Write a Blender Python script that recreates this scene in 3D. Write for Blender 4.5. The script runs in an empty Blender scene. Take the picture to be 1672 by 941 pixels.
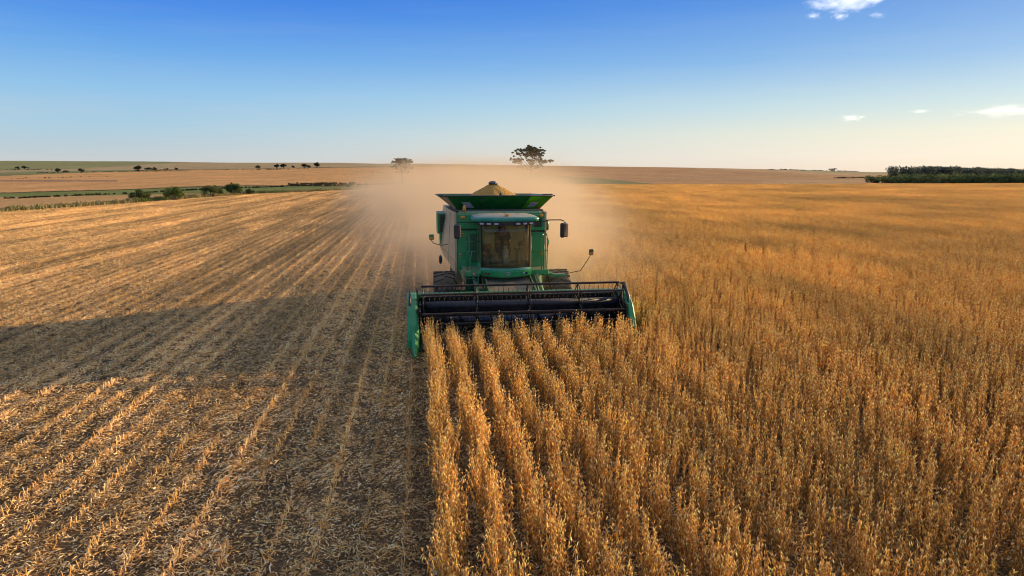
import bpy, math, random
import numpy as np
from mathutils import Vector, Matrix
R = math.radians
random.seed(7); RNG = np.random.default_rng(7)
SC = bpy.context.scene
COL = SC.collection

# ------------------------------------------------------------------ camera, sun, world
CAM_H, YAW, PITCH = 5.1, 7.8, 9.7
cam_d = bpy.data.cameras.new('camera'); cam_d.sensor_width = 36; cam_d.lens = 36*1100/1672
cam_d.clip_start = .1; cam_d.clip_end = 60000
cam = bpy.data.objects.new('camera', cam_d); COL.objects.link(cam)
cam.location = (0, 0, CAM_H); cam.rotation_euler = (R(90-PITCH), 0, R(-YAW)); SC.camera = cam
SUN_EL, SUN_AZ = 11.5, 24.0        # azimuth measured from +X toward +Y
sd = bpy.data.lights.new('sun', 'SUN'); sd.energy = 5.0; sd.angle = R(.55); sd.color = (1.0, .72, .36)
so = bpy.data.objects.new('sun', sd); COL.objects.link(so)
sv = Vector((math.cos(R(SUN_EL))*math.cos(R(SUN_AZ)), math.cos(R(SUN_EL))*math.sin(R(SUN_AZ)), math.sin(R(SUN_EL))))
so.rotation_euler = sv.to_track_quat('Z', 'Y').to_euler()
so.location = (60, 20, 40)

class NT:
    """small helper for node trees"""
    def __init__(s, tree): s.t = tree; s.t.nodes.clear()
    def n(s, typ, **kw):
        nd = s.t.nodes.new(typ)
        ins = kw.pop('ins', {})
        for k, v in kw.items(): setattr(nd, k, v)
        for k, v in ins.items():
            sock = nd.inputs[k]
            if isinstance(v, bpy.types.NodeSocket): s.t.links.new(v, sock)
            else: sock.default_value = v
        return nd
    def l(s, a, b): s.t.links.new(a, b)
    def m(s, op, a, b=None, c=None, clamp=False):
        nd = s.t.nodes.new('ShaderNodeMath'); nd.operation = op; nd.use_clamp = clamp
        for i, v in enumerate((a, b, c)):
            if v is None: continue
            if isinstance(v, bpy.types.NodeSocket): s.t.links.new(v, nd.inputs[i])
            else: nd.inputs[i].default_value = v
        return nd.outputs[0]
    def mix(s, fac, a, b, mode='MIX'):
        nd = s.t.nodes.new('ShaderNodeMix'); nd.data_type = 'RGBA'; nd.blend_type = mode; nd.clamp_factor = True
        for sock, v in ((nd.inputs[0], fac), (nd.inputs[6], a), (nd.inputs[7], b)):
            if isinstance(v, bpy.types.NodeSocket): s.t.links.new(v, sock)
            elif isinstance(v, (int, float)): sock.default_value = v
            else: sock.default_value = (*v[:3], 1)
        return nd.outputs[2]
    def ramp(s, fac, stops, interp='LINEAR'):
        nd = s.t.nodes.new('ShaderNodeValToRGB'); cr = nd.color_ramp; cr.interpolation = interp
        while len(cr.elements) < len(stops): cr.elements.new(.5)
        for e, (p, c) in zip(cr.elements, stops):
            e.position = p; e.color = (*c, 1) if len(c) == 3 else c
        s.t.links.new(fac, nd.inputs[0]); return nd.outputs[0]
    def noise(s, vec, scale, detail=3, rough=.55, dist=0):
        nd = s.n('ShaderNodeTexNoise', ins={'Scale': scale, 'Detail': detail, 'Roughness': rough, 'Distortion': dist})
        if vec is not None: s.l(vec, nd.inputs['Vector'])
        return nd.outputs[0]
    def rng(s, v, a, b, c=0, d=1):
        nd = s.n('ShaderNodeMapRange', ins={'From Min': a, 'From Max': b, 'To Min': c, 'To Max': d}); s.l(v, nd.inputs[0]); return nd.outputs[0]

def lin(r, g, b):
    f = lambda c: (c/255/12.92) if c/255 <= .04045 else ((c/255+.055)/1.055)**2.4
    return (f(r), f(g), f(b))

W = bpy.data.worlds.new('World'); SC.world = W; W.use_nodes = True
t = NT(W.node_tree)
sky = t.n('ShaderNodeTexSky', sky_type='NISHITA', sun_disc=False, sun_elevation=R(SUN_EL),
          sun_rotation=R(90-SUN_AZ), air_density=1.2, dust_density=1.0, ozone_density=2.0)
tc = t.n('ShaderNodeTexCoord')
sep = t.n('ShaderNodeSeparateXYZ'); t.l(tc.outputs['Generated'], sep.inputs[0])
el = t.m('ARCSINE', sep.outputs[2])                       # elevation of the direction, radians
dl = math.pi/180
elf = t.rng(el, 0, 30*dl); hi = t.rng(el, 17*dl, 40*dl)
cool = t.ramp(elf, [(0, lin(214, 216, 212)), (.03, lin(205, 214, 218)), (.11, lin(176, 212, 234)), (.20, lin(150, 202, 243)),
                    (.30, lin(108, 174, 243)), (.40, lin(64, 141, 240)), (.52, lin(38, 112, 228)), (1, lin(22, 70, 165))])
warm = t.ramp(elf, [(0, lin(248, 232, 212)), (.04, lin(250, 241, 226)), (.10, lin(238, 240, 226)), (.17, lin(200, 228, 238)),
                    (.28, lin(140, 190, 240)), (.42, lin(84, 150, 232)), (.55, lin(60, 128, 222)), (1, lin(40, 90, 180))])
sunh = Vector((math.cos(R(SUN_AZ)), math.sin(R(SUN_AZ)), 0))
dp = t.n('ShaderNodeVectorMath', operation='DOT_PRODUCT', ins={1: tuple(sunh)}); t.l(tc.outputs['Generated'], dp.inputs[0])
wf = t.rng(dp.outputs['Value'], .05, .86)
wf = t.m('POWER', wf, 1.25)
graded = t.mix(wf, cool, warm)
# thin high haze streaks
mp = t.n('ShaderNodeMapping', ins={'Scale': (1.2, 1.2, 14)}); t.l(tc.outputs['Generated'], mp.inputs[0])
hz = t.rng(t.noise(mp.outputs[0], 2.2, 5, .6), .45, .8, 0, .16)
hz = t.m('MULTIPLY', hz, t.rng(el, 16*dl, 3*dl))
graded = t.mix(hz, graded, lin(236, 226, 220))
skyb = t.mix(1.0, sky.outputs[0], (.10, .10, .10), 'MULTIPLY')
graded = t.mix(hi, graded, (.36, .42, .55))       # unseen upper sky made paler to fill the shadows
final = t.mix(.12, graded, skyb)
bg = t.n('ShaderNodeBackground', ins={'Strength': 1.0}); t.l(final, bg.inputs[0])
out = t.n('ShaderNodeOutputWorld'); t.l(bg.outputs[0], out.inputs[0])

SC.view_settings.view_transform = 'Standard'; SC.view_settings.look = 'None'; SC.view_settings.exposure = 0
cy = SC.cycles
cy.max_bounces = 7; cy.diffuse_bounces = 3; cy.glossy_bounces = 3; cy.transmission_bounces = 4; cy.transparent_max_bounces = 12
cy.volume_bounces = 3; cy.use_denoising = True; cy.caustics_reflective = False; cy.caustics_refractive = False
cy.volume_max_steps = 48
SC.cycles.pixel_filter_type = 'BLACKMAN_HARRIS'; SC.cycles.filter_width = 1.05
cy.sample_clamp_indirect = 6

# ------------------------------------------------------------------ materials
def new_mat(name):
    m = bpy.data.materials.new(name); m.use_nodes = True
    return m, NT(m.node_tree)
def surf(t, shader):
    o = t.n('ShaderNodeOutputMaterial'); t.l(shader, o.inputs[0]); return o

def painted(name, base, rough=.38, metal=0.0, dust=.35, dustcol=(.42, .29, .17), coat=.3, bump=.0, var=.15, dust_up=.6, up0=.2):
    """machine paint: base colour, uneven wear, dust lying on upward faces and in blotches"""
    m, t = new_mat(name)
    tc = t.n('ShaderNodeTexCoord'); g = t.n('ShaderNodeNewGeometry')
    n1 = t.noise(tc.outputs['Object'], 3.1, 5, .65); n2 = t.noise(tc.outputs['Object'], 26, 4, .6)
    b = t.mix(t.rng(n1, .3, .7, 0, 1), tuple(c*(1-var) for c in base), tuple(min(1, c*(1+var)) for c in base))
    s = t.n('ShaderNodeSeparateXYZ'); t.l(g.outputs['Normal'], s.inputs[0])
    up = t.rng(s.outputs[2], up0, max(.95, up0+.02), 0, dust_up)
    bl = t.rng(t.m('ADD', t.m('MULTIPLY', n1, .7), t.m('MULTIPLY', n2, .3)), .42, .72, 0, dust)
    f = t.m('ADD', up, bl, clamp=True)
    c = t.mix(f, b, dustcol)
    p = t.n('ShaderNodeBsdfPrincipled', ins={'Base Color': c, 'Metallic': metal, 'Coat Weight': coat, 'Coat Roughness': .25})
    t.l(t.rng(f, 0, .7, rough, .9), p.inputs['Roughness'])
    if bump:
        bn = t.n('ShaderNodeBump', ins={'Strength': bump, 'Distance': .02, 'Height': n2}); t.l(bn.outputs[0], p.inputs['Normal'])
    surf(t, p.outputs[0]); return m

M = {}
M['green'] = painted('green_paint', (.003, .34, .10), dust=.20, dust_up=.55)
M['green_bright'] = painted('green_paint_bright', (.005, .34, .09), dust=.05, dust_up=.15, coat=.15)  # purer green with very little dust
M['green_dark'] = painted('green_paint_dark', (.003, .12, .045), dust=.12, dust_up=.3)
M['flap'] = painted('flap_paint', (.004, .17, .025), dust=.12, dust_up=.2)
M['teal'] = painted('header_green', (.003, .32, .10), dust=.06, dust_up=.2, coat=.15)
M['black'] = painted('black_plastic', (.010, .011, .014), rough=.4, dust=.12, coat=0, dust_up=.15)
M['blackmetal'] = painted('black_steel', (.014, .016, .022), rough=.32, metal=.3, dust=.18, coat=.1, dust_up=.25)
M['steel'] = painted('worn_steel', (.10, .115, .14), rough=.3, metal=.8, dust=.2, coat=0, dust_up=.2)
M['tube'] = painted('reel_tube_steel', (.018, .026, .036), rough=.45, metal=.1, dust=.12, coat=.2, dust_up=.15)
M['cream'] = painted('dusty_panel_reflection', (.66, .50, .27), rough=.45, dust=.5, dustcol=(.55, .38, .22), coat=.3, dust_up=.4)  # cream base stands for tan light thrown back from the dust cloud
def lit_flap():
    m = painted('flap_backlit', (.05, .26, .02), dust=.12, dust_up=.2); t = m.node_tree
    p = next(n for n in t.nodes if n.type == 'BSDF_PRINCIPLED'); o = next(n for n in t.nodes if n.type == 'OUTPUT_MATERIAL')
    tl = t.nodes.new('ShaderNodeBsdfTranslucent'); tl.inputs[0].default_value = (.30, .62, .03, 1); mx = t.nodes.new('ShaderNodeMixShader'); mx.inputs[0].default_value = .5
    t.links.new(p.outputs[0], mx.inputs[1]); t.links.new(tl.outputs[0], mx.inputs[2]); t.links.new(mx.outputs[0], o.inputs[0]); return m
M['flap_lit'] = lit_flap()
M['yellow'] = painted('yellow_stripe', (.72, .44, .06), dust=.35)
M['roofdust'] = painted('dusty_roof', (.01, .32, .20), rough=.4, dust=.2, dustcol=(.60, .47, .34), dust_up=.8, up0=.9, coat=.3)
M['tan'] = painted('dust_covered_sheet', (.35, .22, .12), rough=.8, dust=.7, coat=0)
M['rubber'] = painted('tyre_rubber', (.03, .026, .022), rough=.85, dust=.75, dustcol=(.25, .17, .10), coat=0, bump=.3, dust_up=.7)
M['rim'] = painted('rim_yellow', (.55, .36, .04), dust=.5)
M['white'] = painted('white_sticker', (.62, .60, .58), rough=.45, dust=.12, dust_up=.1, coat=.2)
M['amber'] = painted('amber_plastic', (.85, .33, .03), rough=.25, dust=.15, dust_up=.1)
M['red'] = painted('red_lens', (.55, .03, .03), rough=.2, dust=.2)
M['silver'] = painted('lamp_glass', (.70, .70, .72), rough=.15, metal=.3, dust=.1, dust_up=.1)
M['mirror_shell'] = painted('mirror_shell', (.015, .018, .024), rough=.35, dust=.1, dust_up=.1)
M['mirror_glass'] = painted('mirror_face', (.75, .70, .62), rough=.12, metal=.9, dust=.15, coat=0, dust_up=.1)
M['navy'] = painted('seat_fabric', (.012, .02, .04), rough=.8, dust=.1, coat=0)
M['interior'] = painted('cab_interior', (.50, .46, .22), rough=.8, dust=.4, coat=0)
M['interior_wall'] = painted('cab_lining', (.85, .80, .52), rough=.8, dust=.2, coat=0)
M['shirt'] = painted('dark_shirt', (.03, .02, .014), rough=.9, dust=.2, coat=0, dust_up=0)
M['jeans'] = painted('work_trousers', (.05, .055, .07), rough=.9, dust=.2, coat=0, dust_up=0)
M['skin'] = painted('skin', (.42, .19, .11), rough=.5, dust=0, coat=0, dust_up=0)
M['hair'] = painted('dark_hair', (.02, .012, .008), rough=.7, dust=0, coat=0, dust_up=0)
M['cap'] = painted('cap_cloth', (.30, .17, .04), rough=.9, dust=.1, coat=0, dust_up=0)
M['eye'] = painted('eye_white', (.6, .58, .55), rough=.3, dust=0, coat=0, dust_up=0)

def grain_mat():
    m, t = new_mat('grain'); tc = t.n('ShaderNodeTexCoord')
    v = t.n('ShaderNodeTexVoronoi', ins={'Scale': 26.0}); t.l(tc.outputs['Object'], v.inputs['Vector'])
    c = t.mix(t.rng(v.outputs['Distance'], .0, .6), (1.0, .52, .07), (.66, .31, .04))
    n = t.noise(tc.outputs['Object'], 4, 4); c = t.mix(t.rng(n, .35, .7, 0, .5), c, (.95, .55, .12))
    b = t.n('ShaderNodeBump', ins={'Strength': 1.0, 'Distance': .05, 'Height': v.outputs['Distance']}); b.invert = True
    p = t.n('ShaderNodeBsdfPrincipled', ins={'Base Color': c, 'Roughness': .7}); t.l(b.outputs[0], p.inputs['Normal'])
    surf(t, p.outputs[0]); return m
M['grain'] = grain_mat()

def glass_mat(name, dustamt=.10, tint=(.94, .95, .82)):
    m, t = new_mat(name); tc = t.n('ShaderNodeTexCoord')
    tr = t.n('ShaderNodeBsdfTransparent', ins={'Color': (*tint, 1)})
    gl = t.n('ShaderNodeBsdfGlossy', ins={'Color': (1, 1, 1, 1), 'Roughness': .06})
    fr = t.n('ShaderNodeFresnel', ins={'IOR': 1.45})
    mx = t.n('ShaderNodeMixShader'); t.l(fr.outputs[0], mx.inputs[0]); t.l(tr.outputs[0], mx.inputs[1]); t.l(gl.outputs[0], mx.inputs[2])
    n1 = t.noise(tc.outputs['Object'], 1.6, 6, .7); n2 = t.noise(tc.outputs['Object'], 40, 3)
    sp = t.n('ShaderNodeSeparateXYZ'); t.l(tc.outputs['Object'], sp.inputs[0])
    low = t.rng(sp.outputs[2], 3.3, 1.9, 0, .12)
    rt = t.rng(sp.outputs[0], -.3, .8, 0, .20)
    f = t.m('ADD', t.m('ADD', t.m('MULTIPLY', t.rng(n1, .3, .75), dustamt), t.m('MULTIPLY', t.rng(n2, .4, .8), .12)), t.m('ADD', low, rt), clamp=True)
    df = t.n('ShaderNodeBsdfDiffuse', ins={'Color': (.46, .39, .22, 1)}); tl = t.n('ShaderNodeBsdfTranslucent', ins={'Color': (.54, .46, .25, 1)})
    m2 = t.n('ShaderNodeMixShader', ins={0: .45}); t.l(df.outputs[0], m2.inputs[1]); t.l(tl.outputs[0], m2.inputs[2])
    m3 = t.n('ShaderNodeMixShader'); t.l(f, m3.inputs[0]); t.l(mx.outputs[0], m3.inputs[1]); t.l(m2.outputs[0], m3.inputs[2])
    surf(t, m3.outputs[0]); return m
M['glass'] = glass_mat('dusty_windscreen')
M['sideglass'] = glass_mat('dusty_side_glass', .3)

def plant_mat(name, gain=1.0, transl=.3, patch=True, rough=.75, rows=False):
    """uses the vertex colour 'Col' of the piece, varied over the field by world position"""
    m, t = new_mat(name)
    a = t.n('ShaderNodeAttribute', attribute_name='Col'); g = t.n('ShaderNodeNewGeometry')
    c = a.outputs['Color']
    if patch:
        mp = t.n('ShaderNodeMapping', ins={'Scale': (1.0, .25, 1)}); t.l(g.outputs['Position'], mp.inputs[0])
        n1 = t.noise(mp.outputs[0], .35, 4, .6)
        mp2 = t.n('ShaderNodeMapping', ins={'Scale': (1, 1, .2)}); t.l(g.outputs['Position'], mp2.inputs[0])
        n2 = t.noise(mp2.outputs[0], .035, 3, .5)
        k = t.m('MULTIPLY', t.rng(n1, .3, .7, .78, 1.18), t.rng(n2, .3, .7, .86, 1.14))
        k = t.m('MULTIPLY', k, gain)
        if rows:
            mr = t.n('ShaderNodeMapping', ins={'Scale': (1.5, .035, 1)}); t.l(g.outputs['Position'], mr.inputs[0])
            mr2 = t.n('ShaderNodeMapping', ins={'Scale': (.33, .012, 1)}); t.l(g.outputs['Position'], mr2.inputs[0])
            k = t.m('MULTIPLY', k, t.rng(t.noise(mr.outputs[0], 1.0, 3, .5), .36, .62, .76, 1.16)); k = t.m('MULTIPLY', k, t.rng(t.noise(mr2.outputs[0], 1.0, 2, .5), .38, .6, .78, 1.12))
        cx = t.n('ShaderNodeCombineXYZ'); [t.l(k, cx.inputs[i]) for i in range(3)]
        c = t.mix(1.0, c, cx.outputs[0], 'MULTIPLY')
    d = t.n('ShaderNodeBsdfPrincipled', ins={'Base Color': c, 'Roughness': rough, 'Specular IOR Level': .25})
    tl = t.n('ShaderNodeBsdfTranslucent', ins={'Color': c})
    mx = t.n('ShaderNodeMixShader', ins={0: transl}); t.l(d.outputs[0], mx.inputs[1]); t.l(tl.outputs[0], mx.inputs[2])
    surf(t, mx.outputs[0]); return m
M['crop'] = plant_mat('dry_soybean', 1.58, .34)
M['straw'] = plant_mat('straw_residue', 1.9, .15, rows=True)
M['leaf'] = plant_mat('tree_leaf', 1.0, .25, patch=False)
M['grass'] = plant_mat('verge_grass', 1.0, .25)
def bark():
    m, t = new_mat('bark'); tc = t.n('ShaderNodeTexCoord'); n = t.noise(tc.outputs['Object'], 3, 5)
    c = t.mix(n, (.09, .06, .04), (.2, .15, .11)); p = t.n('ShaderNodeBsdfPrincipled', ins={'Base Color': c, 'Roughness': .9}); surf(t, p.outputs[0]); return m
M['bark'] = bark()

# ------------------------------------------------------------------ object helpers
def tag(o, label=None, cat=None, group=None, kind=None):
    if label: o['label'] = label
    if cat: o['category'] = cat
    if group: o['group'] = group
    if kind: o['kind'] = kind
    return o
def empty(name, loc, rz=0):
    o = bpy.data.objects.new(name, None); COL.objects.link(o); o.location = loc; o.rotation_euler = (0, 0, rz)
    o.empty_display_size = .3; return o
def root_loc(o):
    v = Vector((0, 0, 0))
    while o is not None: v += Vector(o.location); o = o.parent
    return v

class MB:
    """collects shapes in world coordinates, links them as one mesh object"""
    def __init__(s): s.v = []; s.f = []; s.sm = []
    def add(s, vs, fs, smooth=False):
        b = len(s.v); s.v += [tuple(v) for v in vs]; s.f += [tuple(b+i for i in f) for f in fs]; s.sm += [smooth]*len(fs); return s
    def box(s, x0, x1, y0, y1, z0, z1, bev=0.0):
        if x0 > x1: x0, x1 = x1, x0
        if y0 > y1: y0, y1 = y1, y0
        if z0 > z1: z0, z1 = z1, z0
        b = min(bev, (x1-x0)*.45, (y1-y0)*.45, (z1-z0)*.45)
        if b <= 0:
            v = [(x, y, z) for z in (z0, z1) for y in (y0, y1) for x in (x0, x1)]
            return s.add(v, [(0, 2, 3, 1), (4, 5, 7, 6), (0, 1, 5, 4), (2, 6, 7, 3), (0, 4, 6, 2), (1, 3, 7, 5)])
        return s.loft([([(x0+b, y0+b), (x1-b, y0+b), (x1-b, y1-b), (x0+b, y1-b)], z0, b), ], special=(x0, x1, y0, y1, z0, z1, b))
    def loft(s, rings, special=None, cap=True, smooth=False):
        if special:
            x0, x1, y0, y1, z0, z1, b = special
            def ring(i, z):
                return [(x0+b, y0+i, z), (x1-b, y0+i, z), (x1-i, y0+b, z), (x1-i, y1-b, z), (x1-b, y1-i, z), (x0+b, y1-i, z), (x0+i, y1-b, z), (x0+i, y0+b, z)]
            rings = [ring(b, z0), ring(0, z0+b), ring(0, z1-b), ring(b, z1)]
        n = len(rings[0]); vs = [p for r in rings for p in r]; fs = []
        for k in range(len(rings)-1):
            for i in range(n):
                j = (i+1) % n; fs.append((k*n+i, k*n+j, (k+1)*n+j, (k+1)*n+i))
        if cap: fs += [tuple(range(n))[::-1], tuple((len(rings)-1)*n+i for i in range(n))]
        return s.add(vs, fs, smooth)
    def tube(s, pts, r, n=8, smooth=True, cap=True):
        pts = [Vector(p) for p in pts]; rs = r if isinstance(r, (list, tuple)) else [r]*len(pts)
        rings = []; prev = None
        for i, p in enumerate(pts):
            d = (pts[min(i+1, len(pts)-1)]-pts[max(i-1, 0)]).normalized()
            u = prev if prev is not None else (Vector((0, 0, 1)) if abs(d.z) < .9 else Vector((1, 0, 0)))
            u = (u-d*u.dot(d)).normalized(); w = d.cross(u); prev = u
            rings.append([p+(u*math.cos(a)+w*math.sin(a))*rs[i] for a in [2*math.pi*k/n for k in range(n)]])
        return s.loft(rings, cap=cap, smooth=smooth)
    def poly_x(s, yz, x0, x1, bev=0):
        """side profile (y, z) extruded in x"""
        if bev:
            cy_ = sum(p[0] for p in yz)/len(yz); cz_ = sum(p[1] for p in yz)/len(yz)
            k = lambda p: (p[0]+(cy_-p[0])*bev, p[1]+(cz_-p[1])*bev)
            w = abs(x1-x0)*.18*(1 if x1 > x0 else -1)
            return s.loft([[(x0, *k(p)) for p in yz], [(x0+w, *p) for p in yz], [(x1-w, *p) for p in yz], [(x1, *k(p)) for p in yz]])
        return s.loft([[(x0, *p) for p in yz], [(x1, *p) for p in yz]])
    def disc(s, c, axis, r, th, n=24, bev=.15):
        c = Vector(c); a = Vector(axis).normalized(); u = a.orthogonal().normalized(); w = a.cross(u); rings = []
        for d, k in ((-.5, 1-bev), (-.35, 1), (.35, 1), (.5, 1-bev)):
            rings.append([c+a*th*d+(u*math.cos(q)+w*math.sin(q))*r*k for q in [2*math.pi*i/n for i in range(n)]])
        return s.loft(rings)
    def ball(s, c, r, sc=(1, 1, 1), n=12, m=8):
        rings = []
        for k in range(1, m):
            ph = math.pi*k/m
            rings.append([(c[0]+r*sc[0]*math.sin(ph)*math.cos(q), c[1]+r*sc[1]*math.sin(ph)*math.sin(q), c[2]-r*sc[2]*math.cos(ph)) for q in [2*math.pi*i/n for i in range(n)]])
        return s.loft(rings, smooth=True)
    def build_each(s, name, mat, parent=None):
        """one object for every separate piece"""
        par = list(range(len(s.v)))
        def find(i):
            while par[i] != i: par[i] = par[par[i]]; i = par[i]
            return i
        for f in s.f:
            for i in f[1:]: par[find(i)] = find(f[0])
        groups = {}
        for k, f in enumerate(s.f): groups.setdefault(find(f[0]), []).append(k)
        for ks in groups.values():
            m_ = MB(); mp = {}
            for k in ks:
                for i in s.f[k]:
                    if i not in mp: mp[i] = len(m_.v); m_.v.append(s.v[i])
                m_.f.append(tuple(mp[i] for i in s.f[k])); m_.sm.append(s.sm[k])
            m_.build(name, mat, parent)
    def build(s, name, mat, parent=None, smooth=None):
        o0 = root_loc(parent) if parent is not None else Vector((0, 0, 0))
        me = bpy.data.meshes.new(name); me.from_pydata([tuple(Vector(v)-o0) for v in s.v], [], s.f)
        me.polygons.foreach_set('use_smooth', [bool(x) if smooth is None else smooth for x in s.sm])
        me.materials.append(mat); me.update()
        import bmesh as _b
        bm = _b.new(); bm.from_mesh(me); _b.ops.recalc_face_normals(bm, faces=bm.faces); bm.to_mesh(me); bm.free()
        o = bpy.data.objects.new(name, me); COL.objects.link(o)
        if parent is not None: o.parent = parent
        return o

def np_mesh(name, V, F, C=None, mat=None, smooth=False):
    """V (n,3) float, F (m,k) int, C (n,3) colour"""
    V = np.asarray(V, np.float32); F = np.asarray(F, np.int32)
    me = bpy.data.meshes.new(name); me.vertices.add(len(V)); me.vertices.foreach_set('co', V.ravel())
    k = F.shape[1]; me.loops.add(F.size); me.loops.foreach_set('vertex_index', F.ravel())
    me.polygons.add(len(F)); me.polygons.foreach_set('loop_start', np.arange(0, F.size, k, dtype=np.int32))
    me.polygons.foreach_set('loop_total', np.full(len(F), k, np.int32))
    if smooth: me.polygons.foreach_set('use_smooth', np.ones(len(F), bool))
    if C is not None:
        a = me.color_attributes.new('Col', 'FLOAT_COLOR', 'POINT')
        a.data.foreach_set('color', np.concatenate([np.asarray(C, np.float32), np.ones((len(V), 1), np.float32)], 1).ravel())
    if mat: me.materials.append(mat)
    me.update(calc_edges=True); me.validate(); return me
def link_mesh(name, me, parent=None):
    o = bpy.data.objects.new(name, me); COL.objects.link(o)
    if parent is not None: o.parent = parent
    return o

def scatter(name, P, ROT, SCL, IDX, variants):
    """one object that draws many copies of small meshes (for what nobody could count)"""
    me = bpy.data.meshes.new(name); me.vertices.add(len(P)); me.vertices.foreach_set('co', np.asarray(P, np.float32).ravel())
    a = me.attributes.new('rot', 'FLOAT_VECTOR', 'POINT'); a.data.foreach_set('vector', np.asarray(ROT, np.float32).ravel())
    a = me.attributes.new('scl', 'FLOAT_VECTOR', 'POINT'); a.data.foreach_set('vector', np.asarray(SCL, np.float32).ravel())
    a = me.attributes.new('idx', 'INT', 'POINT'); a.data.foreach_set('value', np.asarray(IDX, np.int32))
    o = link_mesh(name, me)
    ng = bpy.data.node_groups.new(name+'_nodes', 'GeometryNodeTree')
    ng.interface.new_socket('Geometry', in_out='INPUT', socket_type='NodeSocketGeometry')
    ng.interface.new_socket('Geometry', in_out='OUTPUT', socket_type='NodeSocketGeometry')
    gi = ng.nodes.new('NodeGroupInput'); go = ng.nodes.new('NodeGroupOutput')
    jn = ng.nodes.new('GeometryNodeJoinGeometry')
    for v in reversed(variants):
        src = bpy.data.objects.new(name+'_piece', v)
        oi = ng.nodes.new('GeometryNodeObjectInfo'); oi.inputs['Object'].default_value = src
        gti = ng.nodes.new('GeometryNodeGeometryToInstance'); ng.links.new(oi.outputs['Geometry'], gti.inputs[0])
        ng.links.new(gti.outputs[0], jn.inputs[0])
    ip = ng.nodes.new('GeometryNodeInstanceOnPoints'); ng.links.new(gi.outputs[0], ip.inputs['Points']); ng.links.new(jn.outputs[0], ip.inputs['Instance'])
    ip.inputs['Pick Instance'].default_value = True
    def attr(nm, ty):
        n = ng.nodes.new('GeometryNodeInputNamedAttribute'); n.data_type = ty; n.inputs['Name'].default_value = nm
        return next(q for q in n.outputs if q.enabled and q.name == 'Attribute')
    ng.links.new(attr('idx', 'INT'), ip.inputs['Instance Index'])
    ng.links.new(attr('rot', 'FLOAT_VECTOR'), ip.inputs['Rotation']); ng.links.new(attr('scl', 'FLOAT_VECTOR'), ip.inputs['Scale'])
    ng.links.new(ip.outputs[0], go.inputs[0])
    md = o.modifiers.new('scatter', 'NODES'); md.node_group = ng
    return o

# ------------------------------------------------------------------ terrain
CY, SY = math.cos(R(YAW)), math.sin(R(YAW)); CP, SP = math.cos(R(PITCH)), math.sin(R(PITCH))
T_COL = np.array([-400, 0, 200, 400, 560, 650, 900, 1250, 1420, 1672, 2200], float)   # bearings (as distances off the view axis)
T_F = np.array([130, 180, 250, 350, 500, 700, 1000, 1400, 2000], float)
T_EDGE = np.array([70, 88, 113, 162, 201, 230, 240, 240, 240, 240, 240], float)
T_Y = np.array([
 [341,332,324,315,304,292,281,272,264],
 [340,332,324,315,304,292,281,271,263],
 [331.5,326,319.5,311,301,290,280,271,263.5],
 [325,317,311.5,305,296.5,287,278,270.5,265.5],
 [325,314,308,302,294,285,276.5,269.5,266.5],
 [325,314,306,299.5,292,283,274.5,268,268],
 [325,314,305.5,299,290,281,274,270.3,272],
 [325,314,305.8,300.5,295,289,282,276.8,278],
 [325,314,305.8,301,298,293,287,281.5,281.8],
 [325,314,305.8,301.5,299,295,289.5,285,282.5],
 [325,314,305.8,301.5,299,295,289.5,285,282.5]], float)
def tanb(y):
    b = (y-470.5)/1100; return (SP+CP*b)/(CP-SP*b)
T_H = CAM_H - T_F[None, :]*tanb(T_Y)
for i in range(len(T_COL)):
    T_H[i][T_F <= T_EDGE[i]+8] = 0.0
def fa(X, Y):
    f = Y*CY+X*SY; lat = X*CY-Y*SY
    px = np.where(f > 1, 836+1100*lat/np.maximum(f, 1)/1.0, np.where(lat > 0, 2200, -400))
    return f, np.clip(px, -400, 2200)
def ground(X, Y):
    X = np.asarray(X, float); Y = np.asarray(Y, float)
    f, px = fa(X, Y); r = np.hypot(X, Y); ff = np.where(f > r*.5, f, r*.5)
    FF = np.concatenate([[1], T_F, [3500, 8000, 60000]])
    ls = np.log(FF)
    HH = np.concatenate([np.zeros((len(T_COL), 1)), T_H, np.full((len(T_COL), 1), 4.0), np.full((len(T_COL), 1), -14.0), np.full((len(T_COL), 1), -14.0)], 1)
    cols = np.stack([np.interp(np.log(np.maximum(ff, 1)), ls, HH[i]) for i in range(len(T_COL))], 0)
    k = np.clip(np.searchsorted(T_COL, px, side='right')-1, 0, len(T_COL)-2)
    w = (px-T_COL[k])/(T_COL[k+1]-T_COL[k]); w = w*w*(3-2*w)*.5+w*.5
    idx = np.arange(px.size).reshape(px.shape)
    c2 = cols.reshape(len(T_COL), -1); kk = k.ravel(); ii = idx.ravel()
    h = c2[kk, ii]*(1-w.ravel())+c2[kk+1, ii]*w.ravel()
    edge = np.interp(px, T_COL, T_EDGE)
    s = np.clip((ff-edge)/14, 0, 1); h = h.reshape(px.shape)*s*s*(3-2*s)
    h = h + np.where(ff > edge+40, 1, 0)*np.clip((ff-edge-40)/300, 0, 1)*.9*np.sin(X*.011+1.3)*np.sin(Y*.009+X*.004)
    return h
def wob(X, Y, s, k=0):
    return (np.sin(X*s+1.7*k)*np.cos(Y*s*1.3+k)+.6*np.sin(X*s*2.7+Y*s*1.9+k*2.1)+.4*np.cos(X*s*5.1-Y*s*4.3+k))/2

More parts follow.
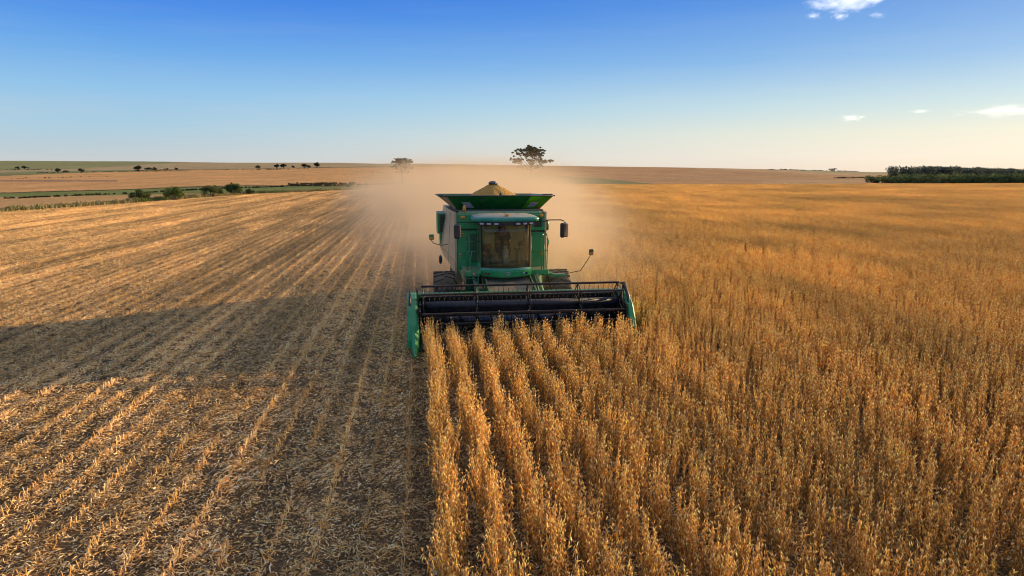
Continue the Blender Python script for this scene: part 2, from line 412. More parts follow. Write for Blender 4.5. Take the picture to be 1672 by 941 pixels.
def terrain_mat():
    m, t = new_mat('land'); a = t.n('ShaderNodeAttribute', attribute_name='Col'); g = t.n('ShaderNodeNewGeometry')
    n1 = t.noise(g.outputs['Position'], .02, 5, .6); n2 = t.noise(g.outputs['Position'], .35, 5, .65); n3 = t.noise(g.outputs['Position'], 2.5, 4, .6)
    mp = t.n('ShaderNodeMapping', ins={'Rotation': (0, 0, .5), 'Scale': (.09, .006, .05)}); t.l(g.outputs['Position'], mp.inputs[0])
    n4 = t.noise(mp.outputs[0], 4, 4, .6)
    k = t.m('MULTIPLY', t.rng(n1, .3, .7, .84, 1.16), t.rng(n2, .3, .7, .80, 1.2)); k = t.m('MULTIPLY', k, t.rng(n4, .3, .7, .86, 1.14))
    cx = t.n('ShaderNodeCombineXYZ'); [t.l(k, cx.inputs[i]) for i in range(3)]
    c = t.mix(1.0, a.outputs['Color'], cx.outputs[0], 'MULTIPLY')
    h = t.m('ADD', t.m('MULTIPLY', n2, .7), t.m('MULTIPLY', n3, .3))
    b = t.n('ShaderNodeBump', ins={'Strength': .9, 'Distance': 1.4, 'Height': h})
    p = t.n('ShaderNodeBsdfPrincipled', ins={'Base Color': c, 'Roughness': 1.0, 'Specular IOR Level': .05}); t.l(b.outputs[0], p.inputs['Normal'])
    surf(t, p.outputs[0]); return m
M['land'] = terrain_mat()

C_REDTAN = (.82, .43, .16); C_TAN = (.72, .46, .22); C_OLIVE = (.36, .34, .14); C_GREEN = (.26, .28, .08); C_BROWN = (.72, .41, .16); C_HILL = (.60, .34, .155); C_DARK = (.10, .075, .045)
def make_terrain():
    th = np.concatenate([np.arange(-50, 50, .14), np.arange(50, 310, 3.0)]); n = len(th)
    r = np.concatenate([[0.01], np.geomspace(2, 60, 30), np.geomspace(63, 2600, 300), np.geomspace(2700, 50000, 30)])
    A = np.radians(90-YAW-th)
    X = r[:, None]*np.cos(A)[None]; Y = r[:, None]*np.sin(A)[None]
    Z = ground(X, Y)
    f, px = fa(X, Y)
    yim = 470.5+1100*((CAM_H-Z)/np.maximum(f, 1)*CP-SP)/(CP+(CAM_H-Z)/np.maximum(f, 1)*SP)
    C = np.zeros(X.shape+(3,)); C[:] = C_REDTAN
    edge = np.interp(px, T_COL, T_EDGE)
    w = wob(X, Y, .02)*.6
    def put(mask, c): C[mask] = c
    L = px < 760
    up = np.interp(px, [0, 100, 250, 420, 560, 700], [288, 284, 278.5, 276.5, 274, 272])
    put(L & (yim < up+w), (.56, .40, .20))
    put(L & (yim < up+w) & (yim > up+w-1.0), (.30, .22, .10))
    ol = np.interp(px, [0, 150, 330, 420], [279, 275, 264, 260]); put((px < 420) & (yim < ol+w), C_OLIVE)
    put((px < 260) & (yim < np.interp(px, [0, 260], [287, 279])+w) & (yim > np.interp(px, [0, 260], [282, 277])+w), (.30, .30, .12))
    g0 = np.interp(px, [0, 200, 300, 400, 480, 600, 655], [316, 310.5, 306, 303.5, 304, 304.5, 307]); g1 = np.interp(px, [0, 200, 300, 400, 480, 600, 655], [322, 319.5, 317, 316, 312, 310.5, 308])
    put((px < 655) & (yim > g0+w) & (yim < g1+w), C_GREEN)
    put((px < 655) & (yim > g0+w-.9) & (yim < g0+w+.3), C_DARK)
    put((px < 330) & (yim >= g1+w), C_BROWN)
    put((px < 655) & (f < edge+12) & (f > edge-4), (.40, .33, .15))
    put((px < 200) & (yim > 294) & (yim < 297+w) , (.50, .28, .15))
    Rr = px >= 760
    put(Rr, C_HILL)
    put(Rr & (px < 1060) & (yim > np.interp(px, [880, 980, 1060], [284, 292, 300])+w*2), (.30, .27, .12))
    put((px > 1130) & (yim < np.interp(px, [1130, 1420], [276, 289])) , (.66, .42, .21))
    put((px > 1240) & (yim > 294), (.62, .38, .19))
    put((px > 1300) & (yim < np.interp(px, [1300, 1440], [281, 284.5])), (.5, .42, .2))
    near = (f < edge) | (f < 60)
    C[near] = (.20, .125, .06)
    gap = px > 1900; C[gap & ~near] = C_HILL
    idx = np.arange(len(r)*n).reshape(len(r), n); nx = np.roll(idx, -1, 1)
    F = np.stack([idx[:-1], idx[1:], nx[1:], nx[:-1]], -1).reshape(-1, 4)
    me = np_mesh('ground', np.stack([X, Y, Z-.06*(f < edge)], -1).reshape(-1, 3), F[:, ::-1], C.reshape(-1, 3), M['land'], smooth=True)
    tag(link_mesh('ground', me), kind='structure')
make_terrain()

# ------------------------------------------------------------------ harvested field (soil with row ridges)
PITCHX = .60
def ridge(X): return .014*np.cos(2*math.pi*(X-.3)/PITCHX)
def soil_mat():
    m, t = new_mat('stubble_soil'); g = t.n('ShaderNodeNewGeometry')
    mp = t.n('ShaderNodeMapping', ins={'Scale': (1.5, .03, 1)}); t.l(g.outputs['Position'], mp.inputs[0])
    rows = t.noise(mp.outputs[0], 1.0, 3, .5)
    n2 = t.noise(g.outputs['Position'], 1.1, 5, .65); n3 = t.noise(g.outputs['Position'], 22, 5, .65)
    c = t.mix(t.rng(n3, .35, .7), (.045, .035, .026), (.30, .20, .11))
    c = t.mix(t.rng(n2, .3, .7, .0, .5), c, (.26, .16, .075))
    c2 = t.mix(1.0, c, t.ramp(t.rng(rows, .3, .7), [(0, (.6, .6, .62)), (1, (1.25, 1.2, 1.1))]), 'MULTIPLY')
    b = t.n('ShaderNodeBump', ins={'Strength': 1.0, 'Distance': .05, 'Height': t.m('ADD', t.m('MULTIPLY', n3, .6), n2)})
    p = t.n('ShaderNodeBsdfPrincipled', ins={'Base Color': c2, 'Roughness': 1.0, 'Specular IOR Level': .05}); t.l(b.outputs[0], p.inputs['Normal'])
    surf(t, p.outputs[0]); return m
M['soil'] = soil_mat()
B_X = np.array([-62, -62, -54, -49, -41, -22, -7, 12, 330]); B_Y = np.array([-20, 70, 97, 121, 169, 206, 234, 238, 238])
def left_edge(Y): return np.interp(Y, [-20, 70, 97, 121, 169, 206, 230], [-66, -60, -54, -49, -41, -22, -9])
def make_field():
    xs = np.arange(-66, 8.01, PITCHX/8); ys = np.concatenate([np.arange(-4, 30, 1.0), np.geomspace(30, 236, 90)])
    X, Y = np.meshgrid(xs, ys)
    le = left_edge(Y)
    Xc = np.maximum(X, le)
    Z = ridge(X)*(.75+.5*wob(X, Y, .3))+.012*wob(X, Y, 1.7)+.004+.02
    Z = np.where(Y > 225, np.minimum(Z, .01), Z)
    i = np.arange(X.size).reshape(X.shape)
    F = np.stack([i[:-1, :-1], i[:-1, 1:], i[1:, 1:], i[1:, :-1]], -1).reshape(-1, 4)
    cx = X[:-1, :-1].ravel(); ly = le[:-1, :-1].ravel(); F = F[cx > ly-.8]
    me = np_mesh('harvested_field', np.stack([Xc, Y, Z], -1).reshape(-1, 3), F, None, M['soil'], smooth=True)
    tag(link_mesh('harvested_field', me), kind='structure')
    # soil below the standing crop
    xs = np.array([8.0, 330]); V = [(8.0, -6, .02), (330, -6, .02), (330, 238, .02), (8.0, 238, .02)]
    me = np_mesh('crop_soil', V, [(0, 1, 2, 3)], None, M['soil']); tag(link_mesh('crop_soil', me), kind='structure')
make_field()

# ------------------------------------------------------------------ straw residue and stubble (stuff)
def ribbons(n, area, lmin, lmax, wmin, wmax, rng, zmax=.05, cols=None, curl=.9):
    """n curved two-quad ribbons lying about in an area (x, y) - returns V, F, C"""
    kx = rng.uniform(-area[0]/2, area[0]/2, 26); ky = rng.uniform(-area[1]/2, area[1]/2, 26); q = rng.integers(0, 26, n); fr = rng.random(n) < .62
    cx = np.where(fr, kx[q]+rng.normal(0, .10, n), rng.uniform(-area[0]/2, area[0]/2, n)); cy_ = np.where(fr, ky[q]+rng.normal(0, .10, n), rng.uniform(-area[1]/2, area[1]/2, n))
    cz = rng.uniform(.004, zmax, n)**1.0 + 0
    L = rng.uniform(lmin, lmax, n)*rng.uniform(.5, 1, n)*np.where(rng.random(n) < .06, 2.4, 1); Wd = rng.uniform(wmin, wmax, n)
    a = rng.uniform(0, 2*math.pi, n); cu = rng.normal(0, curl, n); pit = rng.normal(0, .22, n); roll = rng.uniform(-1.3, 1.3, n)
    V = np.zeros((n, 6, 3))
    d0 = np.stack([np.cos(a-cu/2), np.sin(a-cu/2), np.tan(pit)+.15], -1); d1 = np.stack([np.cos(a+cu/2), np.sin(a+cu/2), np.tan(pit)-.3], -1)
    c = np.stack([cx, cy_, cz+.012], -1)
    side = np.stack([-np.sin(a)*np.cos(roll), np.cos(a)*np.cos(roll), np.sin(roll)], -1)*Wd[:, None]/2
    p0 = c-d0*L[:, None]/2; p2 = c+d1*L[:, None]/2
    V[:, 0] = p0-side*.5; V[:, 1] = p0+side*.5; V[:, 2] = c-side; V[:, 3] = c+side; V[:, 4] = p2-side*.4; V[:, 5] = p2+side*.4
    V[:, :, 2] = np.maximum(V[:, :, 2], .002)
    b = np.arange(n)[:, None]*6
    F = np.concatenate([b+[0, 1, 3, 2], b+[2, 3, 5, 4]], 0)
    pal = np.array(cols); C = pal[rng.integers(0, len(pal), n)]*rng.uniform(.7, 1.25, (n, 1)); C = np.repeat(C[:, None], 6, 1)
    return V.reshape(-1, 3), F, C.reshape(-1, 3)
PAL_S = [(.60, .38, .16), (.70, .48, .23), (.50, .29, .11), (.78, .60, .36), (.40, .24, .11), (.66, .40, .14), (.20, .13, .075), (.72, .60, .44), (.10, .07, .045)]
PAL_S = [(p[0], p[1]*.99, p[2]*.86) for p in PAL_S]
def residue_variant(k, dens):
    rng = np.random.default_rng(100+k)
    V, F, C = ribbons(dens, (1.26, 1.56),   .025, .14, .006, .021, rng, .055, PAL_S)
    V[:, 2] += ridge(V[:, 0]+.3) + .02
    return np_mesh('residue_piece', V, F, np.clip(C, 0, .9), M['straw'])
def stub_variant(k):
    rng = np.random.default_rng(200+k); n = 24
    y = np.linspace(-.5, .5, n, endpoint=False)+rng.normal(0, .02, n); x = rng.normal(0, .018, n)
    h = rng.uniform(.05, .16, n); lx = rng.normal(0, .03, n); ly = rng.normal(0, .035, n); rr = rng.uniform(.005, .010, n)
    Vs = []; Fs = []; Cs = []
    for i in range(n):
        b = len(Vs)
        for z, s, dx, dy in ((0, 1.2, 0, 0), (h[i], .8, lx[i], ly[i])):
            for q in range(3):
                Vs.append((x[i]+dx+rr[i]*s*math.cos(q*2.1), y[i]+dy+rr[i]*s*math.sin(q*2.1), z+.03))
        for q in range(3): j = (q+1) % 3; Fs.append((b+q, b+j, b+3+j, b+3+q))
        c = np.array(PAL_S[rng.integers(0, 6)])*rng.uniform(.9, 1.4); Cs += [c]*6
        if rng.random() < .6:   # a split husk or broken side branch
            b = len(Vs); a = rng.uniform(0, 6.28); l = rng.uniform(.03, .08)
            z0 = .03+h[i]*rng.uniform(.3, .9)
            ex, ey, ez = x[i]+math.cos(a)*l, y[i]+math.sin(a)*l, z0+rng.uniform(.0, .05)
            Vs += [(x[i], y[i], z0-.006), (x[i], y[i], z0+.006), (ex, ey, ez+.005), (ex, ey, ez-.005)]; Fs.append((b, b+1, b+2, b+3)); Cs += [c]*4
    return np_mesh('stub_piece', np.array(Vs), np.array(Fs), np.clip(np.array(Cs), 0, .95), M['straw'])
def in_view(X, Y, m=3.0):
    f = Y*CY+X*SY; lat = X*CY-Y*SY
    return (f > 4.5) & (np.abs(lat) < f*.78+m)
def make_residue():
    cols = np.arange(-68.0, 9.5, 1.2); rows = np.arange(3.5, 233, 1.5)
    X, Y = np.meshgrid(cols, rows); X = X.ravel(); Y = Y.ravel()
    # patch centres sit on a row: columns are .3 - .7k
    X = .3-.6+np.round((X-.3)/1.2)*1.2
    ok = in_view(X, Y) & (X > left_edge(Y)+1.0) & ((X < .4) | ((Y > 21.5) & (X < 6.3)) | ((Y < 16) & (X < 9)))
    X = X[ok]; Y = Y[ok]; n = len(X)
    flip = RNG.integers(0, 2, n)*math.pi
    scatter('straw_residue', np.stack([X, Y, np.zeros(n)], -1), np.stack([np.zeros(n), np.zeros(n), flip], -1),
            np.stack([np.ones(n), np.ones(n), RNG.uniform(.85, 1.3, n)], -1), RNG.integers(0, 6, n), [residue_variant(k, 2150) for k in range(6)])
    o = bpy.data.objects['straw_residue']; tag(o, 'chopped pale straw and pods littering the harvested field', 'straw', kind='stuff')
    rx = np.arange(.3-.6*111, 7, .6); ry = np.arange(3.5, 234, 1.0); X, Y = np.meshgrid(rx, ry); X = X.ravel(); Y = Y.ravel()
    ok = in_view(X, Y) & (X > left_edge(Y)+.5) & ((X < -.1) | ((Y > 22) & (X < 6.5))) & (RNG.random(len(X)) < .93-.5*(wob(X, Y, .5) > .62))
    X = X[ok]; Y = Y[ok]; n = len(X)
    X = X+RNG.normal(0, .012, n)
    scatter('cut_stubble', np.stack([X, Y, np.full(n, .0)], -1), np.stack([np.zeros(n), np.zeros(n), RNG.integers(0, 2, n)*math.pi], -1),
            np.stack([np.ones(n), np.ones(n), RNG.uniform(.7, 1.25, n)], -1), RNG.integers(0, 8, n), [stub_variant(k) for k in range(8)])
    tag(bpy.data.objects['cut_stubble'], 'rows of short cut stalks running through the straw', 'stubble', kind='stuff')
make_residue()

# ------------------------------------------------------------------ standing soybean crop (stuff)
PAL_C = [(.69, .43, .135), (.77, .52, .205), (.56, .32, .09), (.84, .64, .35), (.65, .385, .105), (.33, .185, .06), (.73, .48, .16)]
PAL_C = [(p[0], p[1]*.995, p[2]*.84) for p in PAL_C]
def crop_variant(k):
    rng = np.random.default_rng(300+k); Vs = []; Fs = []; Cs = []
    def tri_tube(p0, p1, r0, r1, c):
        b = len(Vs); d = p1-p0; d = d/(np.linalg.norm(d)+1e-9); u = np.cross(d, [.3, .9, .2]); u /= np.linalg.norm(u); w = np.cross(d, u)
        for p, r_ in ((p0, r0), (p1, r1)):
            for q in range(3): Vs.append(p+r_*(u*math.cos(q*2.094)+w*math.sin(q*2.094)))
        for q in range(3): j = (q+1) % 3; Fs.append((b+q, b+j, b+3+j)); Fs.append((b+q, b+3+j, b+3+q))
        for _ in range(6): Cs.append(c)
    def pod(p, a, droop, L, w_, c):
        b = len(Vs); d = np.array([math.cos(a)*math.cos(droop), math.sin(a)*math.cos(droop), -math.sin(droop)])
        d2 = d+np.array([0, 0, -.45]); d2 /= np.linalg.norm(d2)
        side = np.array([-math.sin(a), math.cos(a), 0]); upv = np.cross(side, d)
        m_ = p+d*L*.5; e = p+d*L*.5+d2*L*.5
        Vs.extend([p, m_+side*w_, m_-side*w_*.7+upv*w_*.5, m_-side*w_*.5-upv*w_*.5, e])
        for x in ((0, 1, 2), (0, 2, 3), (0, 3, 1), (1, 4, 2), (2, 4, 3), (3, 4, 1)): Fs.append(tuple(b+i for i in x))
        for q in range(5): Cs.append(c*(1.15 if q == 4 else 1))
    def stem(p0, p1, n_, r0, r1, pods, sc):
        pts = [p0+(p1-p0)*t_+np.array([rng.normal(0, .012), rng.normal(0, .012), 0])*(t_ > 0) for t_ in np.linspace(0, 1, n_)]
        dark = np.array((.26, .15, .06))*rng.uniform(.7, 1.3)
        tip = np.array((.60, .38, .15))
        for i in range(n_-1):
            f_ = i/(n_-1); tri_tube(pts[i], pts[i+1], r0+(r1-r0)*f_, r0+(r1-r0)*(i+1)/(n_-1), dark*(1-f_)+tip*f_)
            if i/(n_-1) > .12 or pods > 1:
                for _ in range(rng.integers(3, 6)):
                    c = np.array(PAL_C[rng.integers(0, len(PAL_C))])*rng.uniform(.75, 1.2)
                    q = pts[i]+(pts[i+1]-pts[i])*rng.random()
                    pod(q, rng.uniform(0, 6.28), (rng.uniform(.8, 1.45) if rng.random() < .86 else rng.uniform(-1.4, -.5)), rng.uniform(.052, .092)*sc, rng.uniform(.006, .0095), c*(.80+.60*min(1, q[2]/.95)))  # pods paler with height: haze and canopy light put into their colour
        for _ in range(2): pod(pts[-1], rng.uniform(0, 6.28), rng.uniform(-1.5, -.9), rng.uniform(.05, .08), .007, np.array(PAL_C[3])*rng.uniform(.8, 1.1))
    nP = 16
    for i in range(nP):
        y = -.5+(i+.5)/nP+rng.normal(0, .02); x = rng.normal(0, .092); H = rng.uniform(.82, 1.10)
        p0 = np.array([x, y, .0]); p1 = np.array([x+rng.normal(0, .045), y+rng.normal(0, .04), H])
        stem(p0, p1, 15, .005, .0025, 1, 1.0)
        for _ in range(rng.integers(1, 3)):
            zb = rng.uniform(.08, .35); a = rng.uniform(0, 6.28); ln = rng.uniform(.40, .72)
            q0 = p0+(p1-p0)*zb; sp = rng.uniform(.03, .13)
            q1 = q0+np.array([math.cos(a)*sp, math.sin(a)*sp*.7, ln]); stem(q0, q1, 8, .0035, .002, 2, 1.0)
        for _ in range(4):      # bare petioles sticking out
            q0 = p0+(p1-p0)*rng.uniform(.4, .95); a = rng.uniform(0, 6.28); l = rng.uniform(.06, .16)
            tri_tube(q0, q0+np.array([math.cos(a)*l*.8, math.sin(a)*l*.8, l*.6]), .0016, .001, np.array((.5, .32, .14)))
    return np_mesh('crop_piece', np.array(Vs), np.array(Fs), np.clip(np.array(Cs), 0, .9), M['crop'])
def make_crop():
    P = []
    for k in range(0, 540):
        x = .30+.6*k
        y0 = max(2.95, (x-12)/1.35)
        ys = np.arange(2.95+math.floor(max(0, y0-2.95)), 240, 1.0)+.5
        if x < 6.2: ys = ys[ys < 18.9]
        elif x < 6.75: ys = ys[ys < 18.0]
        f = ys*CY+x*SY; lat = x*CY-ys*SY
        ys = ys[(np.abs(lat) < f*.95+9)]
        P.append(np.stack([np.full(len(ys), x)+RNG.normal(0, .04, len(ys)), ys, np.full(len(ys), .015)], -1))
    P = np.concatenate(P); n = len(P)
    far = P[:, 1] > 60
    s = RNG.normal(1, .05, n)
    g = 1+.05*wob(P[:, 0], P[:, 1], .12)
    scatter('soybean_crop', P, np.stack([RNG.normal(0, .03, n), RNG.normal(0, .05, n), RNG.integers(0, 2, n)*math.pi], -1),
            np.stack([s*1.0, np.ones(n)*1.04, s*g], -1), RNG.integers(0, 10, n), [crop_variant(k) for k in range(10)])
    tag(bpy.data.objects['soybean_crop'], 'standing ripe golden brown soybean plants in close rows', 'crop', kind='stuff')
make_crop()

# ------------------------------------------------------------------ the combine harvester
CX = 2.84
comb = empty('combine_harvester', (CX, 24.0, 0))
tag(comb, 'green combine harvester with black reel header cutting the soybean rows, dust behind it', 'combine harvester')
# --- hull
def plan_ring(x0, x1, y0, y1, z, c=.08):
    return [(x0+c, y0, z), (x1-c, y0, z), (x1, y0+c, z), (x1, y1-c, z), (x1-c, y1, z), (x0+c, y1, z), (x0, y1-c, z), (x0, y0+c, z)]
b = MB()
b.loft([plan_ring(1.26, 4.44, 23.62, 30.4, z) for z in (1.72, 3.70)])
b.loft([plan_ring(1.32, 4.38, 23.68, 30.2, 3.70, .1), plan_ring(1.4, 4.3, 23.76, 30.0, 3.76, .1)])
b.loft([plan_ring(1.6, 4.1, 24.2, 30.9, z) for z in (1.05, 1.72)])
hull = b.build('body', M['green'], comb)
# front panels with seams
def front_panel(x0, x1, z0, z1, th=.03, mat='green', name='front_panel', y=23.62):
    m_ = MB(); m_.box(x0, x1, y-th, y+.01, z0, z1, .02); return m_.build(name, M[mat], comb)
front_panel(1.30, 2.05, 3.16, 3.68); front_panel(1.30, 2.05, 1.78, 3.12); front_panel(3.72, 4.40, 3.08, 3.66); front_panel(3.72, 4.40, 1.78, 3.04)
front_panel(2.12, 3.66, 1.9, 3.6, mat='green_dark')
m_ = MB()
for zz in (3.14,): m_.box(1.28, 2.08, 23.58, 23.63, zz-.015, zz+.015)
m_.box(3.70, 4.42, 23.58, 23.63, 3.045, 3.075); m_.box(2.06, 2.11, 23.56, 23.63, 1.75, 3.68); m_.box(1.62, 1.64, 23.575, 23.6, 1.8, 2.9); 
m_.build_each('panel_seam', M['black'], comb)
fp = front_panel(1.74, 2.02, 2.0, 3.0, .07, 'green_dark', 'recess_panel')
m_ = MB(); m_.box(4.02, 4.30, 23.55, 23.60, 3.22, 3.52, .02); m_.build('air_vent', M['black'], comb)
# --- side panels (both sides), dust and reflected light in their colour, flaring toward the rear
for sgn, nm in ((-1, 'side_panel'), (1, 'side_panel')):
    X0 = CX+sgn*1.60
    prof = [(23.60, 3.74), (23.60, 1.95), (23.68, 1.32), (23.85, 1.12), (24.02, 1.15), (24.25, 1.62), (25.0, 1.78), (26.3, 1.95), (27.4, 2.25), (28.6, 2.42), (29.6, 2.7), (29.6, 3.72)]
    def fl(y): return .46*min(1, max(0, (y-23.6)/3.6))**1.15
    m_ = MB(); inner = [(X0, y, z) for y, z in prof]; outer = [(X0+sgn*(.03+fl(y)*(.55+.45*min(1, max(0, (3.5-z)/1.2)))), y+.0, z) for y, z in prof]
    # fan over intermediate points for a smooth flare
    rings = []
    ys = np.linspace(23.6, 29.6, 13)
    def lower(y): return np.interp(y, [23.6, 23.68, 23.85, 24.02, 24.25, 25.0, 26.3, 27.4, 28.6, 29.6], [1.95, 1.32, 1.12, 1.15, 1.62, 1.78, 1.95, 2.25, 2.42, 2.7])
    yy = sorted(set([23.6, 23.64, 23.7, 23.85, 24.0, 24.1, 24.25]+[float(q) for q in ys[2:]]))
    for y in yy:
        lo = float(lower(y)); zs = [lo+(3.74-lo)*k/5 for k in range(6)]
        o_ = [(X0+sgn*(.03+fl(y)*(.35+.65*math.sin(math.pi*min(1, max(0, (3.74-z)/2.2))*.5))), y, z) for z in zs]
        rings.append(o_+[(X0-sgn*.04, y, z) for z in zs[::-1]])
    m_.loft(rings, smooth=False); sp_ = m_.build('side_panel', M['cream'], comb)
    m_ = MB()
    pts = []
    for q in range(9):
        y = 23.64+q*.49; z = 1.92+.34*(q/8)**.8
        xo = X0+sgn*(.03+fl(y)*(.35+.65*math.sin(math.pi*min(1, max(0, (3.74-z)/2.2))*.5)))+sgn*.012
        pts.append((xo, y, z))
    m_.loft([[(x, y, z-.035), (x, y, z+.035), (x-sgn*.02, y, z+.035), (x-sgn*.02, y, z-.035)] for x, y, z in pts]); m_.build('stripe', M['yellow'], sp_)
    m_ = MB()
    for y in (25.1, 26.6):
        lo = float(lower(y))
        m_.loft([[(X0+sgn*(.036+fl(y)*(.35+.65*math.sin(math.pi*min(1, max(0, (3.74-z)/2.2))*.5))), y+d, z) for d in (-.008, .008)]+[(X0, y+.008, z), (X0, y-.008, z)] for z in np.linspace(lo+.05, 3.68, 7)])
    m_.build_each('seam', M['black'], sp_)
# --- engine screen housing at the rear left of the picture, with louvres
m_ = MB(); m_.poly_x([(26.85, 2.72), (26.85, 3.52), (28.6, 3.52), (28.9, 3.2), (28.6, 2.66)], .70, 1.30); m_.poly_x([(26.9, 2.3), (26.88, 2.7), (28.4, 2.64), (28.2, 2.35)], .80, 1.2)
eng = m_.build('engine_screen', M['green'], comb)
m_ = MB(); m_.box(.79, 1.13, 26.825, 26.86, 2.78, 3.46); m_.build('louvre_recess', M['black'], eng)
m_ = MB()
for k in range(9):
    z = 2.82+k*.072; m_.loft([[(x, 26.79, z), (x, 26.85, z+.045), (x, 26.85, z+.055), (x, 26.785, z+.012)] for x in (.80, 1.12)])
m_.build_each('louvre', M['green_dark'], eng)
m_ = MB(); m_.ball((.79, 26.6, 1.72), .14, (.5, 1, 1.3)); m_.build('fuel_cap', M['black'], comb)
# --- roofline strips along the top of the hull
m_ = MB(); m_.box(1.26, 4.44, 24.0, 28.9, 3.755, 3.80, .02); m_.build('tank_deck', M['steel'], comb)
# --- grain tank with flared flaps
TZ0, TZ1 = 3.80, 4.28
def flap(name, bl, br, tr, tl, th=.04, mat='flap'):
    v = [Vector(p) for p in (bl, br, tr, tl)]; n = (v[1]-v[0]).cross(v[3]-v[0]).normalized()*th
    m_ = MB(); m_.loft([v, [p-n for p in v]]); return m_.build(name, M[mat], comb)
BL, BR = (1.44, 24.75, TZ0-.1), (4.30, 24.75, TZ0-.1); FL, FR = (.74, 24.15, TZ1), (4.80, 24.15, TZ1)
BBL, BBR = (1.44, 28.6, TZ0-.1), (4.30, 28.6, TZ0-.1); TZR = 4.17; RFL, RFR = (.74, 29.2, TZR), (4.80, 29.2, TZR)
xk0, xk1 = 1.55, 3.72
ff = flap('tank_flap', BL, (3.62, 24.75, TZ0-.1), (3.98, 24.15, TZ1), (.98, 24.15, TZ1))
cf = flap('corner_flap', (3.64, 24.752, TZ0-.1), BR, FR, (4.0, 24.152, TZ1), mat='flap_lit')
cl = flap('corner_flap', (1.36, 24.76, TZ0-.1), (1.44, 24.752, TZ0-.1), (.96, 24.152, TZ1), (.74, 24.17, TZ1+.02), mat='cream')
flap('tank_flap', (1.40, 28.55, TZ0-.1), (1.40, 24.8, TZ0-.1), (.72, 24.2, TZ1+.01), (.72, 29.1, TZR+.01))
flap('tank_flap', (4.34, 24.8, TZ0-.1), (4.34, 28.55, TZ0-.1), (4.84, 29.1, TZR+.01), (4.84, 24.2, TZ1+.01))
flap('tank_flap', BBR, BBL, RFL, RFR)
m_ = MB(); m_.tube([(.74, 24.14, TZ1+.01), (4.82, 24.14, TZ1+.01)], .022, 6); m_.tube([(.70, 24.14, TZ1+.02), (.70, 29.2, TZR+.02)], .025, 6); m_.tube([(4.86, 24.14, TZ1+.01), (4.86, 29.2, TZR+.02)], .025, 6); m_.tube([(.70, 29.2, TZR+.02), (4.86, 29.2, TZR+.02)], .03, 6)
m_.box(4.42, 4.80, 24.12, 24.30, TZ1+.01, TZ1+.07, .02); m_.box(.66, .86, 24.10, 24.26, TZ1, TZ1+.06, .02)
m_.build_each('tank_rim', M['steel'], comb)
m_ = MB()
nn = Vector((0, -.75, -.8)).normalized()
def onflap(x, u): return Vector((x, 24.75-.60*u, TZ0-.1+(TZ1-TZ0+.1)*u))+nn*.012
def sticker(parent, xs, us):
    m_ = MB(); v = [onflap(xs[0], us[0]), onflap(xs[1], us[0]), onflap(xs[2], us[1]), onflap(xs[3], us[1])]
    m_.loft([v, [p-nn*.008 for p in v]]); m_.build('sticker', M['white'], parent)
sticker(ff, (1.70, 1.98, 1.80, 1.50), (.28, .62)); sticker(cf, (3.92, 4.18, 4.32, 4.04), (.30, .62))
m_ = MB(); a, c_ = onflap(2.25, .02), onflap(2.17, .98); m_.tube([a, c_], .008, 4); m_.tube([onflap(3.63, .02), onflap(3.99, 1)], .016, 5); m_.build_each('fold_line', M['green_dark'], ff)
# --- beacon, marker lamps, side lamp
m_ = MB(); m_.tube([(1.50, 23.66, 3.62), (1.53, 23.66, 3.70), (1.56, 23.66, 3.78)], .015, 6); m_.box(1.42, 1.58, 23.56, 23.64, 3.52, 3.62, .02); bk = m_.build('beacon_bracket', M['amber'], comb)
m_ = MB(); m_.loft([[(1.56+r_*math.cos(q*math.pi/5), 23.66+r_*math.sin(q*math.pi/5), z) for q in range(10)] for r_, z in ((.035, 3.76), (.058, 3.80), (.062, 3.90), (.04, 3.97), (.01, 3.99))], smooth=True); m_.build('beacon', M['amber'], comb)
m_ = MB(); m_.box(4.20, 4.34, 23.52, 23.60, 3.56, 3.68, .03); m_.build('marker_lamp', M['amber'], comb)
m_ = MB(); m_.ball((4.34, 24.6, 3.86), .045); m_.build('marker_lamp', M['red'], comb)
# --- cab
cabx0, cabx1 = 2.00, 3.70
def arc(x0, x1, ys, bulge, n=13):
    """points from x0 to x1 bulging toward -Y"""
    return [(x0+(x1-x0)*i/(n-1), ys-bulge*(1-(2*i/(n-1)-1)**2)) for i in range(n)]
b = MB()
def cab_ring(z, inset=0, bul=.36, ys=22.32, yb=23.60): 
    return [(x, y, z) for x, y in arc(cabx0+inset, cabx1-inset, ys+inset*.5, bul)]+[(cabx1-inset, yb, z), (cabx0+inset, yb, z)]
b.loft([cab_ring(1.66, .05), cab_ring(1.70, .0), cab_ring(1.84, -.03), cab_ring(1.90, -.03)]); base = b.build('cab_base', M['green'], comb)
b = MB(); b.loft([cab_ring(1.902, -.03), cab_ring(1.955, .0), cab_ring(1.965, .03)]); b.build('sill', M['roofdust'], base)
b = MB(); b.loft([[(x, y, z) for x, y in arc(cabx0+.04, cabx1-.04, 22.34, .34, 17)]+[(x, y+.012, z) for x, y in arc(cabx0+.04, cabx1-.04, 22.34, .34, 17)[::-1]] for z in np.linspace(1.975, 3.46, 6)], smooth=True)
ws = b.build('windscreen', M['glass'], comb)
for xs_ in (cabx0, cabx1-.05):
    b = MB(); b.box(xs_, xs_+.05, 22.30, 22.42, 1.96, 3.46, .012); b.build('cab_post', M['black'] if xs_ < 3 else M['tan'], comb)
